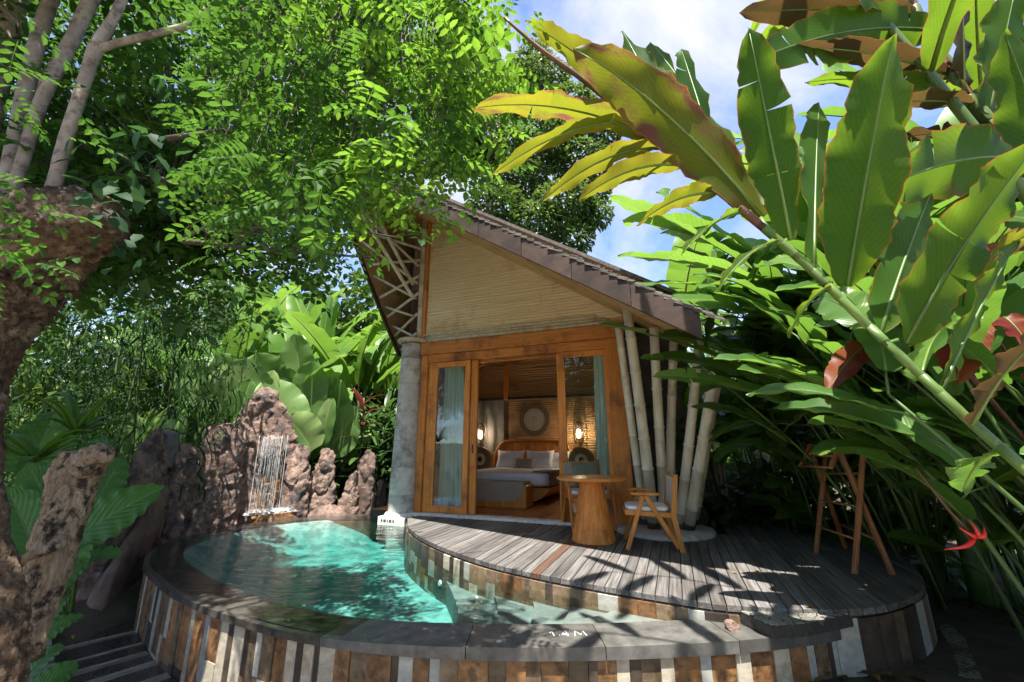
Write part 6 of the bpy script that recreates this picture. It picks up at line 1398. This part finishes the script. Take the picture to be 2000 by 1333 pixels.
for k, (x, y, n, h, s_, lab) in enumerate(((4.9, 5.3, 7, 1.9, .95, 'broad leaved ginger filling the shade straight behind the drying rack'), (5.6, 4.0, 7, 2.2, 1.0, 'broad leaved ginger right of the drying rack in deep shade'), (4.3, 6.3, 7, 1.8, .9, 'broad leaved ginger between the rack and the bamboo posts'), (6.2, 5.2, 7, 2.6, 1.1, 'broad leaved ginger farthest back in the right hand thicket'), (4.6, 2.6, 7, 2.1, .9, 'broad leaved ginger at the right edge below the thick stalk'), (3.9, 1.9, 6, 1.6, .8, 'broad leaved ginger in the lower right corner'), (5.0, 7.4, 7, 2.2, 1.0, 'broad leaved ginger beside the tan wall'))):
    helic(lab, x, y, n, h, (-.35, -.1), .32, s_, 350 + k, 7, .25, 'broad leaved gingers in the right hand shade')
rg = plant('red_ginger', 'red leaved ginger with a few dark red blades among the right hand leaves', 'plant', 4.0, 3.0); oR = Vector(rg.location)
for k, (bu, bv, by, tu, tv_, ty_, w_) in enumerate(((1700, 670, 2.7, 1618, 765, 2.5, 62), (1900, 590, 2.3, 1870, 750, 2.2, 95), (1870, 700, 2.3, 1800, 610, 2.4, 70), (1960, 620, 2.2, 2020, 690, 2.1, 80), (2010, 480, 2.2, 1880, 530, 2.2, 45), (1690, 500, 2.6, 1660, 560, 2.6, 45))):
    b0, t0 = at(bu, bv, by), at(tu, tv_, ty_); ribbon(rg, 'redleaf', b0 - oR, t0 - oR, w_ * mpp(bu, bv, by) * 1.1, (0, 0, .08), (-.2, -.8, .5), 'ginger', 700 + k)
    MB().add(*tube([(0, 0, 0), (b0 - oR) * .5 + Vector((.2, 0, .1)), b0 - oR], [.018, .013, .008], 6)).build('stem', MT['stalk_red'], rg, True)
# banana style blades stretching in front of the posts and roof corner
bp = plant('wild_banana', 'wild banana with torn bright leaves reaching in front of the bamboo posts', 'plant', 4.4, 4.7); oB = Vector(bp.location)
for k, (bu, bv, by, tu, tv_, ty_, w_, sg, mt) in enumerate(((1600, 800, 4.3, 1170, 635, 4.2, 52, .3, 'banana'), (1580, 760, 4.3, 1290, 655, 4.1, 60, .25, 'helic'), (1620, 830, 4.2, 1275, 735, 4.0, 40, .28, 'banana'), (1590, 790, 4.2, 1250, 700, 4.3, 40, .3, 'helic'), (1520, 560, 4.4, 1190, 385, 4.2, 85, .2, 'banana'), (1540, 580, 4.3, 1205, 500, 4.1, 70, .25, 'banana'), (1500, 520, 4.6, 1215, 430, 4.4, 75, .2, 'banana'), (1560, 600, 4.2, 1235, 560, 4.0, 65, .25, 'helic'), (1480, 500, 4.6, 1280, 375, 4.5, 80, .1, 'banana'), (1600, 640, 4.0, 1300, 590, 3.8, 75, .25, 'helic'), (1640, 560, 4.2, 1560, 300, 4.2, 70, .05, 'banana'), (1700, 540, 4.4, 1650, 240, 4.4, 70, .05, 'banana'), (1600, 520, 4.6, 1480, 330, 4.7, 80, .05, 'helic'), (1740, 520, 4.6, 1800, 250, 4.6, 80, .05, 'banana'))):
    b0, t0 = at(bu, bv, by), at(tu, tv_, ty_)
    ribbon(bp, mt, b0 - oB, t0 - oB, w_ * mpp((bu + tu) / 2, (bv + tv_) / 2, (by + ty_) / 2) * 1.2, (0, 0, sg), (-.1, -.5, .9), 'banana', 400 + k, .25, .03, 4, 24, 4, 'leaf', 4, .25)
    MB().add(*tube([(0, 0, 0), (b0 - oB) * .5 + Vector((.25, 0, .1)), b0 - oB], [.02, .016, .01], 6)).build('stem', MT['stalk_dk'], bp, True)
# red heliconia flower
fp = at(1905, 1050, 2.2); fo = thing('heliconia_flower', 'red and yellow hanging heliconia flower at the lower right', 'flower', fp)
for k, (du, dv, L, w_) in enumerate(((-62, 24, 1, .030), (-34, -20, .8, .024), (16, -22, .7, .024), (-12, -34, .6, .02))):
    t0 = at(1905 + du, 1050 + dv, 2.2) - fp; b0 = Vector((0, 0, 0)); m = t0 * .45 + Vector((0, -.02, -.01)); v, f = tube(spline([b0, m, t0], 5), [.003, .006, .009, .011, .011, .010, .008, .006, .004, .002, .001], 8); MB().add(v, f).build('bract', MT['red'], fo, True)
MB().add(*tube([(0, 0, 0), (-.05, .05, .12), (-.12, .1, .32)], .006, 6)).build('stem', MT['stalk_red'], fo, True)
for k, (u, v_, y, lab) in enumerate(((1618, 648, 3.2, 'small red flower among the leaves above the drying rack'), (1790, 790, 3.0, 'small red flower between the stems on the right'), (1800, 868, 3.0, 'red flower pair under the thick green stalk'))):
    q = at(u, v_, y); fo = thing('red_flower', lab, 'flower', q)
    for j in range(3):
        d = Vector((random.uniform(-1, 1), random.uniform(-.5, .5), random.uniform(-1, .3))) * .05; MB().add(*tube([(0, 0, 0), d * .5 + Vector((0, 0, .01)), d], [.004, .009, .002], 6)).build('bract', MT['red'], fo, True)
    MB().add(*tube([(0, 0, 0), (.02, .02, .15), (.08, .05, .35)], .004, 5)).build('stem', MT['stalk_dk'], fo, True)
b = MB(); n = 900; pos = np.stack([RNG.uniform(1.9, 5.5, n), RNG.uniform(1.2, 4.6, n), np.zeros(n)], 1); pos[:, 2] = [gz(q[0], q[1]) + .03 for q in pos]
pos = pos[[not (q[1] > 3.2 and q[0] < 4.3) for q in pos]]; n = len(pos)
scatter(b, *tmpl_leaf(.25, .4, .3), pos, rdir(n) * np.array([1, 1, .15]), np.array([0, 0, 1]) + rdir(n) * .3, RNG.uniform(.06, .16, n)); tag(b.build('leaf_litter', MT['brownleaf']), 'brown leaf litter on the ground under the right hand plants', 'leaf litter', None, 'stuff')
# fallen leaves
YL = tmpl_leaf(.33, .3, .3)
for k, (u, v_, z, s_, lab, mt) in enumerate(((1578, 1190, .0, .055, 'yellow fallen leaf on the pebble ledge', 'yellowleaf'), (1615, 1158, .004, .05, 'green fallen leaf on the dark deck', 'lf_shrub'), (1480, 1118, .004, .06, 'brown fallen leaf on the deck near the rack', 'yellowleaf'), (1192, 1088, .004, .05, 'green fallen leaf in front of the round table', 'lf_bright'), (1430, 1120, .004, .05, 'dry curled leaf on the shaded deck', 'yellowleaf'), (1700, 1140, .004, .05, 'fallen leaf under the drying rack', 'yellowleaf'), (140, 1245, -.598, .05, 'yellow fallen leaf on the grey curb', 'yellowleaf'))):
    b = MB(); q = gr(u, v_, z); scatter(b, *YL, [q + Vector((0, 0, .012))], [rdir(1)[0] * np.array([1, 1, 0])], [(.1, 0, 1)], [s_]); tag(b.build('fallen_leaf', MT[mt], None, True), lab, 'leaf', 'fallen leaves')
